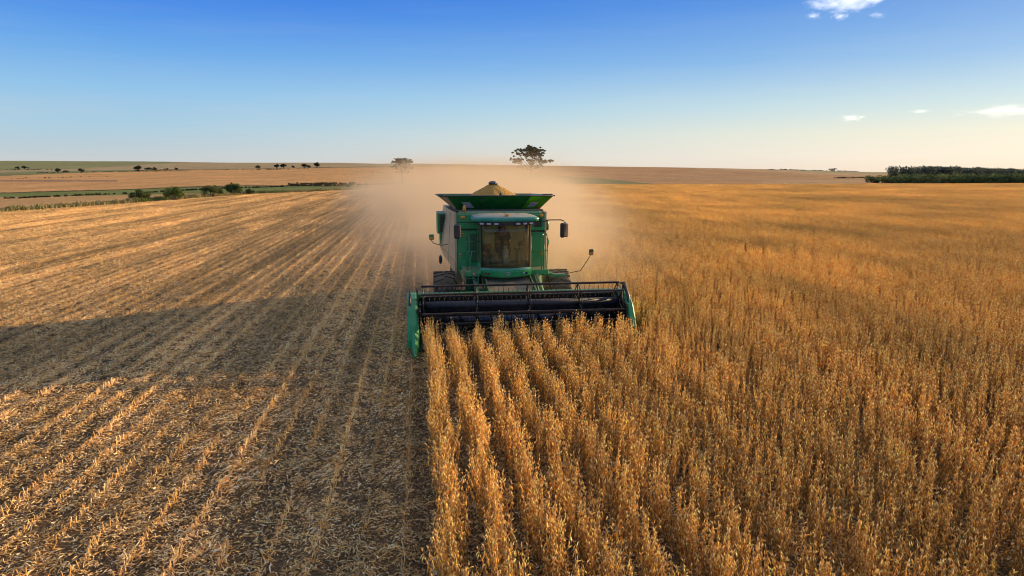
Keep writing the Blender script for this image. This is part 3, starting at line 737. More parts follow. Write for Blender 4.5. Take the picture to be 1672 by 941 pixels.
for xs_ in (cabx0, cabx1-.03):
    b = MB(); b.box(xs_+.004, xs_+.024, 22.44, 23.50, 2.0, 3.42); dr = b.build('side_window', M['sideglass'], comb)
    b = MB(); b.box(xs_-.004, xs_+.034, 22.43, 23.58, 1.965, 2.06, .008); b.box(xs_-.004, xs_+.034, 22.43, 22.52, 2.06, 3.44, .008); b.box(xs_-.004, xs_+.034, 23.46, 23.60, 2.06, 3.44, .008); b.box(xs_-.004, xs_+.034, 22.43, 23.58, 3.38, 3.46, .008)
    b.build('door_frame', M['green'], dr)
b = MB(); b.box(2.08, 3.62, 23.50, 23.58, 1.96, 3.46); b.build('cab_back_wall', M['interior_wall'], comb)
# roof
def roof_ring(z, s, ex=0):
    pts = []
    for x, y in arc(CX-1.10*s, CX+1.10*s, 22.12+(1-s)*.9, .30*s, 15): pts.append((x, y, z))
    pts += [(CX+1.12*s, 22.6, z), (CX+1.10*s, 23.5-(1-s)*.8, z), (CX-1.10*s, 23.5-(1-s)*.8, z), (CX-1.12*s, 22.6, z)]
    return pts
b = MB(); b.loft([roof_ring(3.50, .94), roof_ring(3.53, .99), roof_ring(3.60, 1.0), roof_ring(3.64, .985), roof_ring(3.665, .95), roof_ring(3.72, .74), roof_ring(3.74, .4)]); roof = b.build('cab_roof', M['roofdust'], comb, smooth=False)
for p_ in roof.data.polygons: p_.use_smooth = True
roof.data.materials.append(M['green_bright']);
b = MB(); b.box(2.78, 2.92, 21.98, 22.1, 3.70, 3.76, .02); b.tube([(2.72, 22.4, 3.74), (2.62, 22.2, 3.80), (2.56, 22.1, 3.86)], .008, 5); b.build('gps_receiver', M['amber'], roof)
# visor with work lights
b = MB(); b.loft([[(x, y, z) for x, y in arc(CX-.98, CX+.98, 22.12, .30, 15)]+[(x, y+.10, z) for x, y in arc(CX-.96, CX+.96, 22.12, .30, 15)[::-1]] for z in (3.40, 3.515)]); vis = b.build('visor', M['black'], comb)
for dx in (-.82, -.60, -.36, .36, .60, .82):
    yv = 22.12-.30*(1-(dx/.98)**2)
    ang = math.atan(.30*2*dx/.98**2)
    b = MB(); b.loft([[(CX+dx+(lx*math.cos(ang)), yv-.012+lx*math.sin(ang)-(.02 if k else 0), 3.457+lz) for lx, lz in [(w_*.078*k2, h_*.03*k2) for w_, h_ in ((-1, -.5), (-.7, -1), (.7, -1), (1, -.5), (1, .5), (.7, 1), (-.7, 1), (-1, .5))]] for k, k2 in ((0, 1), (1, .9))])
    b.build('work_light', M['silver'], vis)
# lower lamps and emblem on the cab base
for dx in (-.62, .62):
    yv = 22.32-.36*(1-(dx/.85)**2)-.02
    b = MB(); b.loft([[(CX+dx+lx, yv-k*.02, 1.78+lz) for lx, lz in ((-.10, -.04), (.10, -.035), (.10, .03), (-.06, .05))] for k in (0, 1)]); hl = b.build('lamp_recess', M['black'], comb)
    b = MB(); b.ball((CX+dx-.02, yv-.025, 1.785), .035, (1, .4, 1)); b.build('lamp', M['silver'] if dx > 0 else M['red'], hl)
ye = 22.32-.36-.045
b = MB(); b.loft([[(CX+.02+r_*math.cos(q*math.pi/12)*1.25, ye-k, 1.80+r_*math.sin(q*math.pi/12)) for q in range(24)] for r_, k in ((.062, 0), (.062, .006))]); em = b.build('emblem', M['white'], comb)
b = MB(); b.loft([[(CX+.02+r_*math.cos(q*math.pi/12)*1.25, ye-k, 1.80+r_*math.sin(q*math.pi/12)) for q in range(24)] for r_, k in ((.050, .007), (.050, .010))]); b.build('emblem_field', M['green_dark'], em)
b = MB()
ef = lambda pts, w=.007: b.tube([(CX+.02+x, ye-.013, 1.80+z) for x, z in pts], w, 4)
ef([(-.038, -.025), (-.015, .03), (.003, -.025)]); ef([(-.028, -.006), (-.004, -.006)]); ef([(.012, .028), (.034, .028), (.030, -.018), (.016, -.026)])
b.build('emblem_mark', M['white'], em)
# wiper
b = MB(); b.tube([(3.56, 22.14, 3.35), (3.58, 22.16, 3.0), (3.57, 22.15, 2.5)], .012, 5); b.build('wiper', M['black'], comb)
# mirrors and their arms
b = MB(); b.tube([(2.05, 22.20, 3.50), (1.6, 22.1, 3.50), (1.25, 22.0, 3.52), (1.22, 22.0, 3.42)], .016, 6); am = b.build('mirror_arm', M['black'], comb)
b = MB(); b.box(1.10, 1.30, 21.93, 22.03, 2.98, 3.45, .04); mr = b.build('mirror', M['mirror_shell'], comb)
b = MB(); b.box(1.285, 1.325, 21.96, 22.06, 3.02, 3.42, .01); b.build('mirror_face', M['mirror_glass'], mr)
b = MB(); b.tube([(3.85, 22.2, 3.50), (4.10, 22.15, 3.50), (4.25, 22.1, 3.555), (4.66, 22.02, 3.56), (4.76, 22.0, 3.52), (4.78, 22.0, 3.42)], .018, 6); b.build('mirror_arm', M['black'], comb)
b = MB(); b.box(4.63, 4.78, 21.93, 22.04, 2.97, 3.46, .04); mr = b.build('mirror', M['mirror_shell'], comb)
b = MB(); b.box(4.74, 4.90, 21.95, 22.08, 2.99, 3.45, .03); b.build('mirror_face', M['mirror_glass'], mr)
b = MB(); b.box(4.785, 4.80, 21.93, 21.96, 3.15, 3.5); b.build('mirror_clamp', M['black'], mr)
# round filter on the hull's side
b = MB(); b.loft([[(4.52+r_*math.cos(q*math.pi/6)*.7, 23.9+r_*math.sin(q*math.pi/6), z) for q in range(12)] for r_, z in ((.08, 3.06), (.13, 3.10), (.14, 3.3), (.10, 3.44))], smooth=True); b.build('air_intake', M['green_dark'], comb)
# platforms, rails, ladder
b = MB(); b.loft([[(1.42, 22.35, z), (2.0, 22.20, z), (2.0, 23.6, z), (1.42, 23.6, z)] for z in (1.78, 1.86)]); b.box(1.42, 1.98, 22.28, 22.36, 1.66, 1.86, .03); pl = b.build('platform', M['green'], comb)
b = MB(); b.box(1.42, 1.48, 22.26, 22.33, 1.70, 1.88, .02); b.build('platform_cap', M['tan'], pl)
b = MB(); b.disc((1.76, 22.265, 1.77), (0, 1, 0), .055, .03, 14); b.build('reflector', M['red'], pl); b = MB(); b.disc((1.76, 22.246, 1.77), (0, 1, 0), .028, .01, 12); b.build('reflector_centre', M['white'], pl)
b = MB(); b.box(3.72, 4.42, 22.75, 23.6, 1.70, 1.80, .02); b.box(3.74, 4.40, 22.72, 22.80, 1.62, 1.80, .02); pr = b.build('platform', M['green'], comb)
def rail(parent, pts, r_=.014): b = MB(); [b.tube(p, r_, 6) for p in pts]; return b.build_each('handrail', M['green'], parent)
rail(pl, [[(1.56, 22.5, 1.86), (1.56, 22.5, 2.5), (2.0, 22.5, 2.5)], [(1.72, 22.5, 1.86), (1.66, 22.5, 2.14), (1.72, 22.5, 2.5)], [(1.60, 23.3, 1.86), (1.60, 23.3, 2.75), (2.02, 23.3, 2.75)]])
rail(pr, [[(3.80, 22.85, 1.8), (3.80, 22.85, 2.95)], [(4.16, 22.85, 1.8), (4.16, 22.85, 3.0), (4.34, 22.85, 3.02), (4.42, 22.9, 2.75), (4.36, 22.9, 2.45), (3.84, 22.9, 2.42)], [(4.24, 22.82, 1.8), (4.24, 22.82, 2.95)], [(4.44, 23.3, 1.75), (4.46, 23.3, 2.9), (4.42, 23.5, 3.0)]], .018)
b = MB(); b.ball((4.20, 22.82, 3.0), .04); b.build('rail_knob', M['silver'], pr)
b = MB(); b.box(4.44, 5.04, 22.95, 23.15, 1.50, 1.60, .02); b.box(4.10, 4.60, 22.9, 23.2, 1.58, 1.66, .03); b.build('ladder_hinge', M['green'], comb)
b = MB(); b.tube([(5.02, 22.98, 1.58), (5.28, 22.9, 1.66), (5.55, 22.85, 1.72), (5.74, 22.8, 2.02), (5.90, 22.78, 2.28)], .014, 5); b.build('marker_arm', M['blackmetal'], comb)
b = MB(); b.box(5.83, 5.99, 22.74, 22.80, 2.27, 2.48, .02); mk = b.build('width_marker', M['green_dark'], comb); b = MB(); b.box(5.85, 5.97, 22.725, 22.745, 2.29, 2.37, .005); b.build('marker_reflector', M['amber'], mk)
b = MB(); b.tube([(1.02, 25.0, 2.48), (.75, 24.7, 2.49), (.50, 24.6, 2.57), (.42, 24.6, 2.66), (.42, 24.6, 2.74)], .016, 6); b.build('marker_arm', M['tan'], comb)
b = MB(); b.box(.33, .51, 24.56, 24.64, 2.70, 2.90, .025); mk = b.build('width_marker', M['green'], comb); b = MB(); b.box(.35, .49, 24.545, 24.562, 2.72, 2.80, .005); b.build('marker_reflector', M['amber'], mk)
# --- wheels
def wheel(x, y, r, w, parent):
    m_ = MB(); n = 36; prof = [(-.5, .62), (-.5, .90), (-.44, .965), (-.25, .985), (.25, .985), (.44, .965), (.5, .90), (.5, .62)]
    rings = [[(x+px_*w, y+r*pr_*math.cos(2*math.pi*k/n), r+r*pr_*math.sin(2*math.pi*k/n)) for px_, pr_ in prof] for k in range(n+1)]
    m_.loft(rings, cap=False, smooth=True)
    for k in range(20):
        for s_ in (-1, 1):
            a0 = 2*math.pi*(k+(.5 if s_ > 0 else 0))/20
            ring = []
            for u, da in ((0.02, 0), (.5, .16)):
                for rr_ in (.975, 1.035):
                    for dd in (-.035, .035):
                        aa = a0+da+dd; ring.append((x+s_*u*w, y+r*rr_*math.cos(aa)*(1 if u < .4 else .985), r+r*rr_*math.sin(aa)*(1 if u < .4 else .985)))
            v = ring; m_.add(v, [(0, 1, 3, 2), (4, 6, 7, 5), (0, 4, 5, 1), (2, 3, 7, 6), (0, 2, 6, 4), (1, 5, 7, 3)])
    wh = m_.build('wheel', M['rubber'], parent)
    m_ = MB(); m_.disc((x, y, r), (1, 0, 0), r*.6, w*.7, 24, .08); m_.disc((x, y, r), (1, 0, 0), r*.2, w*1.0, 16, .1); m_.build('rim', M['rim'], wh)
for x_ in (CX-2.02, CX+2.06): wheel(x_, 23.75, .82, .74, comb)
for x_ in (CX-1.35, CX+1.35): wheel(x_, 28.6, .58, .45, comb)
b = MB(); b.tube([(CX-1.7, 23.75, .82), (CX+1.7, 23.75, .82)], .16, 10); b.box(CX-1.3, CX-1.0, 23.3, 24.2, .75, 1.75, .04); b.box(CX+1.0, CX+1.3, 23.3, 24.2, .75, 1.75, .04); b.tube([(CX-1.2, 28.6, .58), (CX+1.2, 28.6, .58)], .1, 8); b.box(CX-.3, CX+.3, 28.4, 28.8, .58, 1.2)
b.build_each('axle', M['green_dark'], comb)
# chopper / spreader at the rear
b = MB(); b.poly_x([(30.3, 1.2), (30.3, 3.0), (31.1, 2.6), (31.5, 1.4), (31.2, .9), (30.6, .9)], 1.9, 3.8); b.build('rear_hood', M['green'], comb)
# --- feeder house
b = MB(); b.loft([[(2.20, 21.15, z0), (3.66, 21.15, z0), (3.66, 23.6, z1), (2.20, 23.6, z1)] for z0, z1 in ((.35, .9), (1.28, 1.80))]); fh = b.build('feeder_house', M['tan'], comb)
b = MB()
for x_ in (2.14, 3.68): b.loft([[(x_, 21.1, z0), (x_+.05, 21.1, z0), (x_+.05, 23.62, z1), (x_, 23.62, z1)] for z0, z1 in ((.40, .95), (1.36, 1.86))])
b.tube([(1.84, 22.9, 1.68), (1.90, 21.6, .9)], .11, 8); b.tube([(3.98, 22.9, 1.68), (4.02, 21.6, .9)], .11, 8)
b.build_each('feeder_frame', M['green'], fh)
b = MB(); b.tube([(2.05, 22.3, 1.66), (2.0, 21.4, 1.1)], .035, 6); b.tube([(2.1, 22.2, 1.62), (2.2, 21.6, 1.25), (2.35, 21.2, 1.2)], .02, 5); b.tube([(3.82, 22.3, 1.66), (3.86, 21.4, 1.1)], .035, 6); b.build_each('hydraulic_hose', M['black'], fh)

# --- header
HX0, HX1 = -.10, 6.14
head = MB(); head.box(HX0, HX1, 20.98, 21.06, .22, 1.22, .01); header = head.build('header', M['black'], comb)
b = MB(); b.box(HX0, HX1, 20.90, 21.10, 1.22, 1.38, .03); b.box(HX0, HX1, 21.0, 21.2, .3, .5, .02); b.build_each('header_beam', M['teal'], header)
b = MB(); b.loft([[(x_, 18.98, .10), (x_, 20.2, .20), (x_, 20.95, .30), (x_, 20.95, .22), (x_, 20.2, .12), (x_, 18.98, .06)] for x_ in (HX0, HX1)]); b.build('header_floor', M['blackmetal'], header)
b = MB(); b.box(HX0, HX1, 18.90, 18.99, .08, .115)
for k in range(86):
    x_ = HX0+.04+k*.0757; b.loft([[(x_-.018, 18.92, .085), (x_+.018, 18.92, .085), (x_+.018, 18.92, .11), (x_-.018, 18.92, .11)], [(x_-.003, 18.80, .09), (x_+.003, 18.80, .09), (x_+.003, 18.80, .10), (x_-.003, 18.80, .10)]])
b.build('cutter_bar', M['steel'], header)
b = MB(); b.tube([(HX0, 20.50, .60), (HX1, 20.50, .60)], .20, 16); ag = b.build('auger', M['steel'], header)
b = MB()
for side in (0, 1):
    N_ = 150; x_a, x_b = (HX0+.05, 2.4) if side == 0 else (HX1-.05, 3.4); vs = []; fs = []
    for i in range(N_+1):
        u = i/N_; a_ = u*2*math.pi*5*(1 if side == 0 else -1); x_ = x_a+(x_b-x_a)*u
        vs += [(x_, 20.50+.19*math.cos(a_), .60+.19*math.sin(a_)), (x_, 20.50+.34*math.cos(a_), .60+.34*math.sin(a_))]
        if i: fs.append((2*i-2, 2*i-1, 2*i+1, 2*i))
    b.add(vs, fs, True)
b.build('flighting', M['steel'], ag)
# end shields
def shield(x0, x1, name='end_shield'):
    b = MB(); b.poly_x([(21.15, .28), (21.15, 1.30), (20.75, 1.46), (20.2, 1.50), (19.75, 1.44), (19.35, 1.20), (19.05, .80), (18.85, .38), (18.85, .16), (20.2, .14)], x0, x1, bev=.06)
    return b.build(name, M['teal'], header)
shL = shield(-.42, -.12); shR = shield(6.16, 6.36)
for (x0, x1, sh) in ((-.34, -.06, shL), (6.16, 6.34, shR)):
    b = MB(); xm = (x0+x1)/2
    b.loft([[(x0, 19.25, .18), (x1, 19.25, .18), (x1-.02, 19.25, .80), (xm, 19.22, .92), (x0+.02, 19.25, .80)], [(x0+.03, 18.75, .12), (x1-.03, 18.75, .12), (x1-.05, 18.75, .42), (xm, 18.72, .5), (x0+.05, 18.75, .42)],
            [(xm-.03, 18.15, .06), (xm+.03, 18.15, .06), (xm+.025, 18.15, .10), (xm, 18.15, .12), (xm-.025, 18.15, .10)]])
    b.build('crop_divider', M['green_bright'], sh)
# reel
RC = (19.76, 1.22); RR = .57; RX0, RX1 = 0.02, 6.04
b = MB(); b.tube([(RX0, *RC), (RX1, *RC)], .115, 16); reel = b.build('reel', M['tube'], header)
angs = [75.7+60*k for k in range(6)]
sx = [RX0+.04, 1.62, 3.2, 4.75, RX1-.04]
for a_ in angs:
    yb_, zb_ = RC[0]+RR*math.cos(R(a_)), RC[1]+RR*math.sin(R(a_))
    b = MB(); b.box(RX0-.02, RX1+.02, yb_-.036, yb_+.036, zb_-.030, zb_+.030, .008)
    k = 0; x_ = RX0+.08
    while x_ < RX1:
        j = RNG.normal(0, .006)
        b.tube([(x_, yb_, zb_-.01), (x_+j, yb_+.02, zb_-.13), (x_+j*2, yb_+.055, zb_-.27)], .0065, 4); x_ += .148
    b.build('bat', M['blackmetal'], reel)
for x_ in sx:
    b = MB()
    P_ = [(x_, RC[0]+RR*math.cos(R(a_)), RC[1]+RR*math.sin(R(a_))) for a_ in angs]
    for i in range(6):
        b.tube([(x_, *RC), P_[i]], .022, 5); b.tube([P_[i], P_[(i+1) % 6]], .014, 5)
    b.disc((x_, *RC), (1, 0, 0), .19, .03, 16); b.build('spider', M['blackmetal'], reel)
for x_ in (RX0-.14, RX1+.10):
    b = MB(); b.loft([[(x_-.025, y, z-.05), (x_+.025, y, z-.05), (x_+.025, y, z+.05), (x_-.025, y, z+.05)] for y, z in ((21.0, 1.28), (20.4, 1.36), (19.8, 1.24), (19.3, 1.14))])
    b.loft([[(x_-.02, y-.04, z), (x_+.02, y-.04, z), (x_+.02, y+.04, z), (x_-.02, y+.04, z)] for y, z in ((19.76, .95), (19.72, 1.3), (19.76, 1.72))]); b.tube([(x_, 19.76, 1.22), (x_+(.16 if x_ < 3 else -.1), 19.76, 1.22)], .04, 8); b.build('reel_arm', M['blackmetal'], header)
b = MB(); b.tube([(-.335, 19.55, .88), (-.335, 19.50, 1.20), (-.335, 19.58, 1.74)], [.03, .045, .025], 8); b.build('side_bar', M['blackmetal'], shL)
b = MB(); b.tube([(6.22, 19.3, .9), (6.24, 19.5, 1.4), (6.22, 19.9, 1.74), (6.16, 20.1, 1.72)], [.02, .05, .06, .03], 8); b.build('side_bar', M['tube'], shR)
b = MB(); b.box(-.06, -.02, 19.2, 20.9, .2, 1.15); b.box(6.10, 6.14, 19.2, 20.9, .2, 1.15); b.build_each('inner_shield', M['black'], header)

# --- cab interior
b = MB(); b.box(2.06, 3.64, 22.40, 23.50, 1.97, 2.03); b.build('cab_floor', M['interior'], comb)
b = MB(); b.box(CX-.26, CX+.26, 22.82, 23.28, 2.40, 2.50, .05); b.box(CX-.16, CX+.16, 22.92, 23.2, 2.03, 2.42, .03); st = b.build('operator_seat', M['navy'], comb)
b = MB(); b.box(CX-.25, CX+.25, 23.26, 23.38, 2.46, 3.10, .05); b.box(CX-.14, CX+.14, 23.28, 23.37, 3.10, 3.26, .04); b.build('seat_back', M['navy'], st)
b = MB(); b.tube([(CX+.02, 22.30, 2.03), (CX+.02, 22.40, 2.48), (CX+.0, 22.50, 2.66)], [.11, .085, .05], 8); scn = b.build('steering_column', M['silver'], comb)
b = MB(); b.tube([(CX+.17*math.cos(q*math.pi/9), 22.53+.06*math.sin(q*math.pi/9), 2.72+.16*math.sin(q*math.pi/9)) for q in range(19)], .016, 6); b.tube([(CX-.16, 22.53, 2.72), (CX+.16, 22.53, 2.72)], .012, 5); b.build('steering_wheel', M['black'], scn)
b = MB(); b.box(2.14, 2.46, 22.62, 23.0, 2.26, 2.40, .05); b.box(2.14, 2.46, 22.96, 23.08, 2.36, 2.72, .05); b.box(2.2, 2.4, 22.7, 22.95, 2.03, 2.28, .02); ts = b.build('folding_seat', M['navy'], comb)
b = MB(); b.tube([(2.14, 22.93, 2.62), (2.2, 22.93, 2.72), (2.42, 22.93, 2.70), (2.5, 22.8, 2.5)], .014, 6); b.build('piping', M['yellow'], ts)
b = MB(); b.box(3.24, 3.46, 22.5, 23.1, 2.45, 2.56, .03); b.box(3.3, 3.4, 22.9, 23.1, 2.03, 2.46, .02); cs = b.build('control_console', M['interior'], comb)
b = MB(); b.tube([(3.34, 22.56, 2.55), (3.32, 22.52, 2.72)], .018, 6); b.ball((3.32, 22.52, 2.75), .035); b.build('lever', M['black'], cs)
b = MB(); b.box(3.30, 3.50, 22.40, 22.44, 2.66, 2.84, .01); b.build('display', M['black'], cs)

# ------------------------------------------------------------------ grain heap in the tank
n = 60; rings = []
rg = random.Random(4)
prof = [(1.45, 4.02), (1.15, 4.12), (.93, 4.23), (.68, 4.37), (.45, 4.50), (.23, 4.62), (.11, 4.67), (.03, 4.685)]
for r_, z in prof:
    rings.append([(2.86+r_*math.cos(2*math.pi*k/n)*(1+.03*math.sin(k*.7+r_*9)), 26.3+r_*1.15*math.sin(2*math.pi*k/n)*(1+.03*math.sin(k*.9)), z+.012*math.sin(k*1.3+r_*20)) for k in range(n)])
hp = MB(); hp.loft(rings, smooth=True); hp.loft([[(x_, 24.75, 4.02), (x_, 28.5, 4.08), (x_, 28.5, 4.0), (x_, 24.75, 3.95)] for x_ in (1.3, 4.45)])
grain = hp.build('grain_heap', M['grain']); tag(grain, 'cone of golden harvested beans heaped above the open tank of the harvester', 'grain')
hp = MB(); hp.ball((2.84, 26.25, 4.70), .15, (1.1, 1, .62), 12, 8); hp.ball((2.95, 26.2, 4.66), .09, (1.1, 1, .6), 10, 6)
b = hp; cap_ = b.build('filler_spout', M['steel'], comb)
hp = MB(); hp.ball((3.02, 25.15, 4.31), .05, (1, 1, 1.3)); hp.build('tank_sensor', M['black'], comb)

# cut stalks and pods lying on the header floor and being drawn in
V, F, C = ribbons(1500, (6.0, 1.7), .05, .28, .006, .02, np.random.default_rng(77), .30, PAL_S, .5)
V[:, 0] += 3.06; V[:, 1] += 19.9; V[:, 2] += .16
tag(link_mesh('cut_stalks', np_mesh('cut_stalks', V, F, C, M['straw'])), 'cut stalks and pods lying inside the header below the reel', None, None, 'stuff')
# bolts along the panel edges, roof seams, warning decals, steps
b = MB()
for z in np.arange(1.9, 3.66, .22):
    for x_ in (1.285, 4.425): b.disc((x_, 23.585, float(z)), (0, 1, 0), .011, .012, 6)
b.build('bolt_row', M['steel'], comb)['kind'] = 'stuff'
for x0_, z0_, w_, h_ in ((1.40, 2.94, .12, .08), (3.80, 2.86, .10, .10), (4.26, 2.2, .08, .12), (1.36, 2.2, .07, .10)):
    b = MB(); b.box(x0_, x0_+w_, 23.582, 23.588, z0_, z0_+h_); dc = b.build('warning_decal', M['yellow'], comb)
    b = MB(); b.box(x0_+.01, x0_+w_-.01, 23.578, 23.582, z0_+h_*.3, z0_+h_*.62); b.build('decal_symbol', M['black'], dc)
for dx in (-.42, .05, .52):
    b = MB(); b.tube([(CX+dx, 22.0, 3.668), (CX+dx*.9, 22.5, 3.735), (CX+dx*.86, 23.0, 3.742)], .006, 4); b.build('roof_seam', M['black'], roof)
b = MB()
for k in range(4): b.tube([(1.50+.0*k, 22.28, 1.60-.24*k), (1.90, 22.28, 1.60-.24*k)], .015, 6)
b.tube([(1.49, 22.28, 1.72), (1.49, 22.28, .8)], .018, 6); b.tube([(1.91, 22.28, 1.72), (1.91, 22.28, .8)], .018, 6); b.build('ladder', M['green_dark'], comb)

# ------------------------------------------------------------------ the driver (one continuous skinned body)
def skinned(name, verts, edges, radii, rootv, levels=1):
    me = bpy.data.meshes.new(name); me.from_pydata(verts, edges, []); o = bpy.data.objects.new(name, me); COL.objects.link(o)
    md = o.modifiers.new('skin', 'SKIN'); md.use_smooth_shade = True
    if not me.skin_vertices: 
        bpy.context.view_layer.objects.active = o
    sk = me.skin_vertices[0].data if me.skin_vertices else None
    if sk is None: return o
    for i, r_ in enumerate(radii):
        sk[i].radius = r_ if isinstance(r_, tuple) else (r_, r_); sk[i].use_root = (i == rootv)
    s_ = o.modifiers.new('sub', 'SUBSURF'); s_.levels = levels; s_.render_levels = levels
    bpy.context.view_layer.update()
    dg = bpy.context.evaluated_depsgraph_get(); ev = o.evaluated_get(dg); m2 = bpy.data.meshes.new_from_object(ev)
    bpy.data.objects.remove(o); return m2
def merge_meshes(ms):
    V = []; F = []
    for m_ in ms:
        b_ = len(V); V += [tuple(v.co) for v in m_.vertices]; F += [tuple(b_+i for i in p.vertices) for p in m_.polygons]
    return V, F
px0, py0, pz0 = CX, 23.08, 2.58
body_v = [(0, 0, 0), (0, .03, .18), (0, .02, .36), (0, -.01, .50), (0, -.03, .58),      # pelvis..neck
          (-.17, -.01, .46), (-.24, -.08, .24), (-.17, -.34, .20),                      # arm to wheel
          (.17, -.01, .46), (.24, -.08, .24), (.17, -.34, .20),
          (-.10, -.02, -.02), (-.14, -.40, -.03), (-.14, -.44, -.42), (-.14, -.56, -.46),
          (.10, -.02, -.02), (.14, -.40, -.03), (.14, -.44, -.42), (.14, -.56, -.46)]
body_e = [(0, 1), (1, 2), (2, 3), (3, 4), (3, 5), (5, 6), (6, 7), (3, 8), (8, 9), (9, 10), (0, 11), (11, 12), (12, 13), (13, 14), (0, 15), (15, 16), (16, 17), (17, 18)]
body_r = [(.15, .11), (.14, .10), (.155, .105), (.11, .08), .055, .062, .046, .03, .062, .046, .03, .09, .07, .045, .04, .09, .07, .045, .04]
mt = skinned('person', body_v, body_e, body_r, 0)
parts_ = [mt]
for s_ in (-1, 1):     # hands closed on the wheel rim: palm, four unequal fingers, thumb
    hv = [(s_*.17, -.34, .20), (s_*.17, -.41, .185), (s_*.165, -.46, .18)]; he = [(0, 1), (1, 2)]; hr = [.026, (.038, .016), (.036, .015)]
    mh = [skinned('hand', hv, he, hr, 0)]
    for q, (dz, L) in enumerate(((.03, .026), (.012, .030), (-.008, .028), (-.026, .022))):
        x0 = s_*.165
        fv = [(x0, -.455, .18+dz), (x0-s_*.004, -.48, .182+dz+L*.3), (x0-s_*.02, -.50, .18+dz), (x0-s_*.035, -.485, .17+dz)]
        mh.append(skinned('finger', fv, [(0, 1), (1, 2), (2, 3)], [.010, .009, .008, .007], 0))
    mh.append(skinned('thumb', [(s_*.155, -.40, .20), (s_*.14, -.43, .225), (s_*.13, -.465, .235)], [(0, 1), (1, 2)], [.012, .011, .009], 0))
    parts_ += mh
hd = MB()      # head: egg with jaw, nose, ears
def head_ring(z, rx, ryf, ryb, yc): return [(rx*math.sin(q*math.pi/8), yc-(ryf if math.cos(q*math.pi/8) > 0 else ryb)*math.cos(q*math.pi/8), z) for q in range(16)]
hd.loft([head_ring(.56, .045, .05, .05, -.02), head_ring(.60, .052, .075, .06, -.035), head_ring(.635, .064, .088, .075, -.035), head_ring(.68, .072, .092, .09, -.03), head_ring(.72, .076, .094, .098, -.03), head_ring(.765, .074, .088, .095, -.03), head_ring(.80, .058, .068, .075, -.03), head_ring(.82, .025, .03, .035, -.03)], smooth=True)
hd.loft([[(-.016, -.115, .665), (.016, -.115, .665), (0, -.145, .668)], [(-.008, -.118, .715), (.008, -.118, .715), (0, -.128, .715)]])
for s_ in (-1, 1): hd.ball((s_*.078, -.02, .70), .022, (.4, .8, 1.2), 8, 6)
hd.tube([(-.022, -.121, .640), (0, -.124, .637), (.022, -.121, .640)], .006, 5)
V, F = merge_meshes(parts_); b_ = len(V); V += hd.v; F += [tuple(b_+i for i in f) for f in hd.f]
me = bpy.data.meshes.new('person'); me.from_pydata(V, [], F); me.materials.append(M['skin']); me.polygons.foreach_set('use_smooth', [True]*len(F)); me.update()
person = bpy.data.objects.new('person', me); COL.objects.link(person); person.location = (px0, py0, pz0)
tag(person, 'driver in dark shirt and cap seated in the cab, both hands on the steering wheel', 'person')
def cloth(name, verts, edges, radii, mat):
    m_ = skinned(name, verts, edges, radii, 0); m_.materials.clear(); m_.materials.append(M[mat]); o = bpy.data.objects.new(name, m_); COL.objects.link(o); o.parent = person
    m_.polygons.foreach_set('use_smooth', [True]*len(m_.polygons)); return o
g = 1.13
def grow(r_): return tuple(x*g+.004 for x in r_) if isinstance(r_, tuple) else r_*g+.004
cloth('shirt', [body_v[i] for i in (0, 1, 2, 3, 5, 6, 8, 9)]+[(-.215, -.17, .225), (.215, -.17, .225)], [(0, 1), (1, 2), (2, 3), (3, 4), (4, 5), (3, 6), (6, 7), (5, 8), (7, 9)], [grow(body_r[i]) for i in (0, 1, 2, 3, 5, 6, 8, 9)]+[.05, .05], 'shirt')
cloth('trousers', [body_v[i] for i in (0, 11, 12, 13, 15, 16, 17)], [(0, 1), (1, 2), (2, 3), (0, 4), (4, 5), (5, 6)], [(.16, .12)]+[grow(body_r[i]) for i in (11, 12, 13, 15, 16, 17)], 'jeans')
b = MB(); o3 = Vector((px0, py0, pz0))
def at(v): return tuple(Vector(v)+o3)
b.loft([[at(p) for p in head_ring(z, rx, ry, ryb, -.028)] for z, rx, ry, ryb in ((.745, .083, .10, .106), (.79, .08, .095, .10), (.825, .06, .07, .075), (.84, .02, .02, .02))], smooth=True)
b.loft([[at((-.065, -.115, .752)), at((.065, -.115, .752)), at((.045, -.20, .738)), at((-.045, -.20, .738))], [at((-.065, -.115, .762)), at((.065, -.115, .762)), at((.045, -.20, .746)), at((-.045, -.20, .746))]])
b.build('cap', M['cap'], person)
b = MB(); b.loft([[at(p) for p in head_ring(z, rx, .0, ryb, -.01)] for z, rx, ryb in ((.65, .06, .09), (.70, .08, .115), (.75, .082, .115))], smooth=True); b.build('hair', M['hair'], person)
for s_ in (-1, 1):
    b = MB(); b.ball(at((s_*.030, -.113, .704)), .012, (1.2, .6, .7), 8, 6); e_ = b.build('eye', M['eye'], person)
    b = MB(); b.ball(at((s_*.030, -.120, .704)), .006, (1, .5, 1), 8, 6); b.build('pupil', M['hair'], e_)

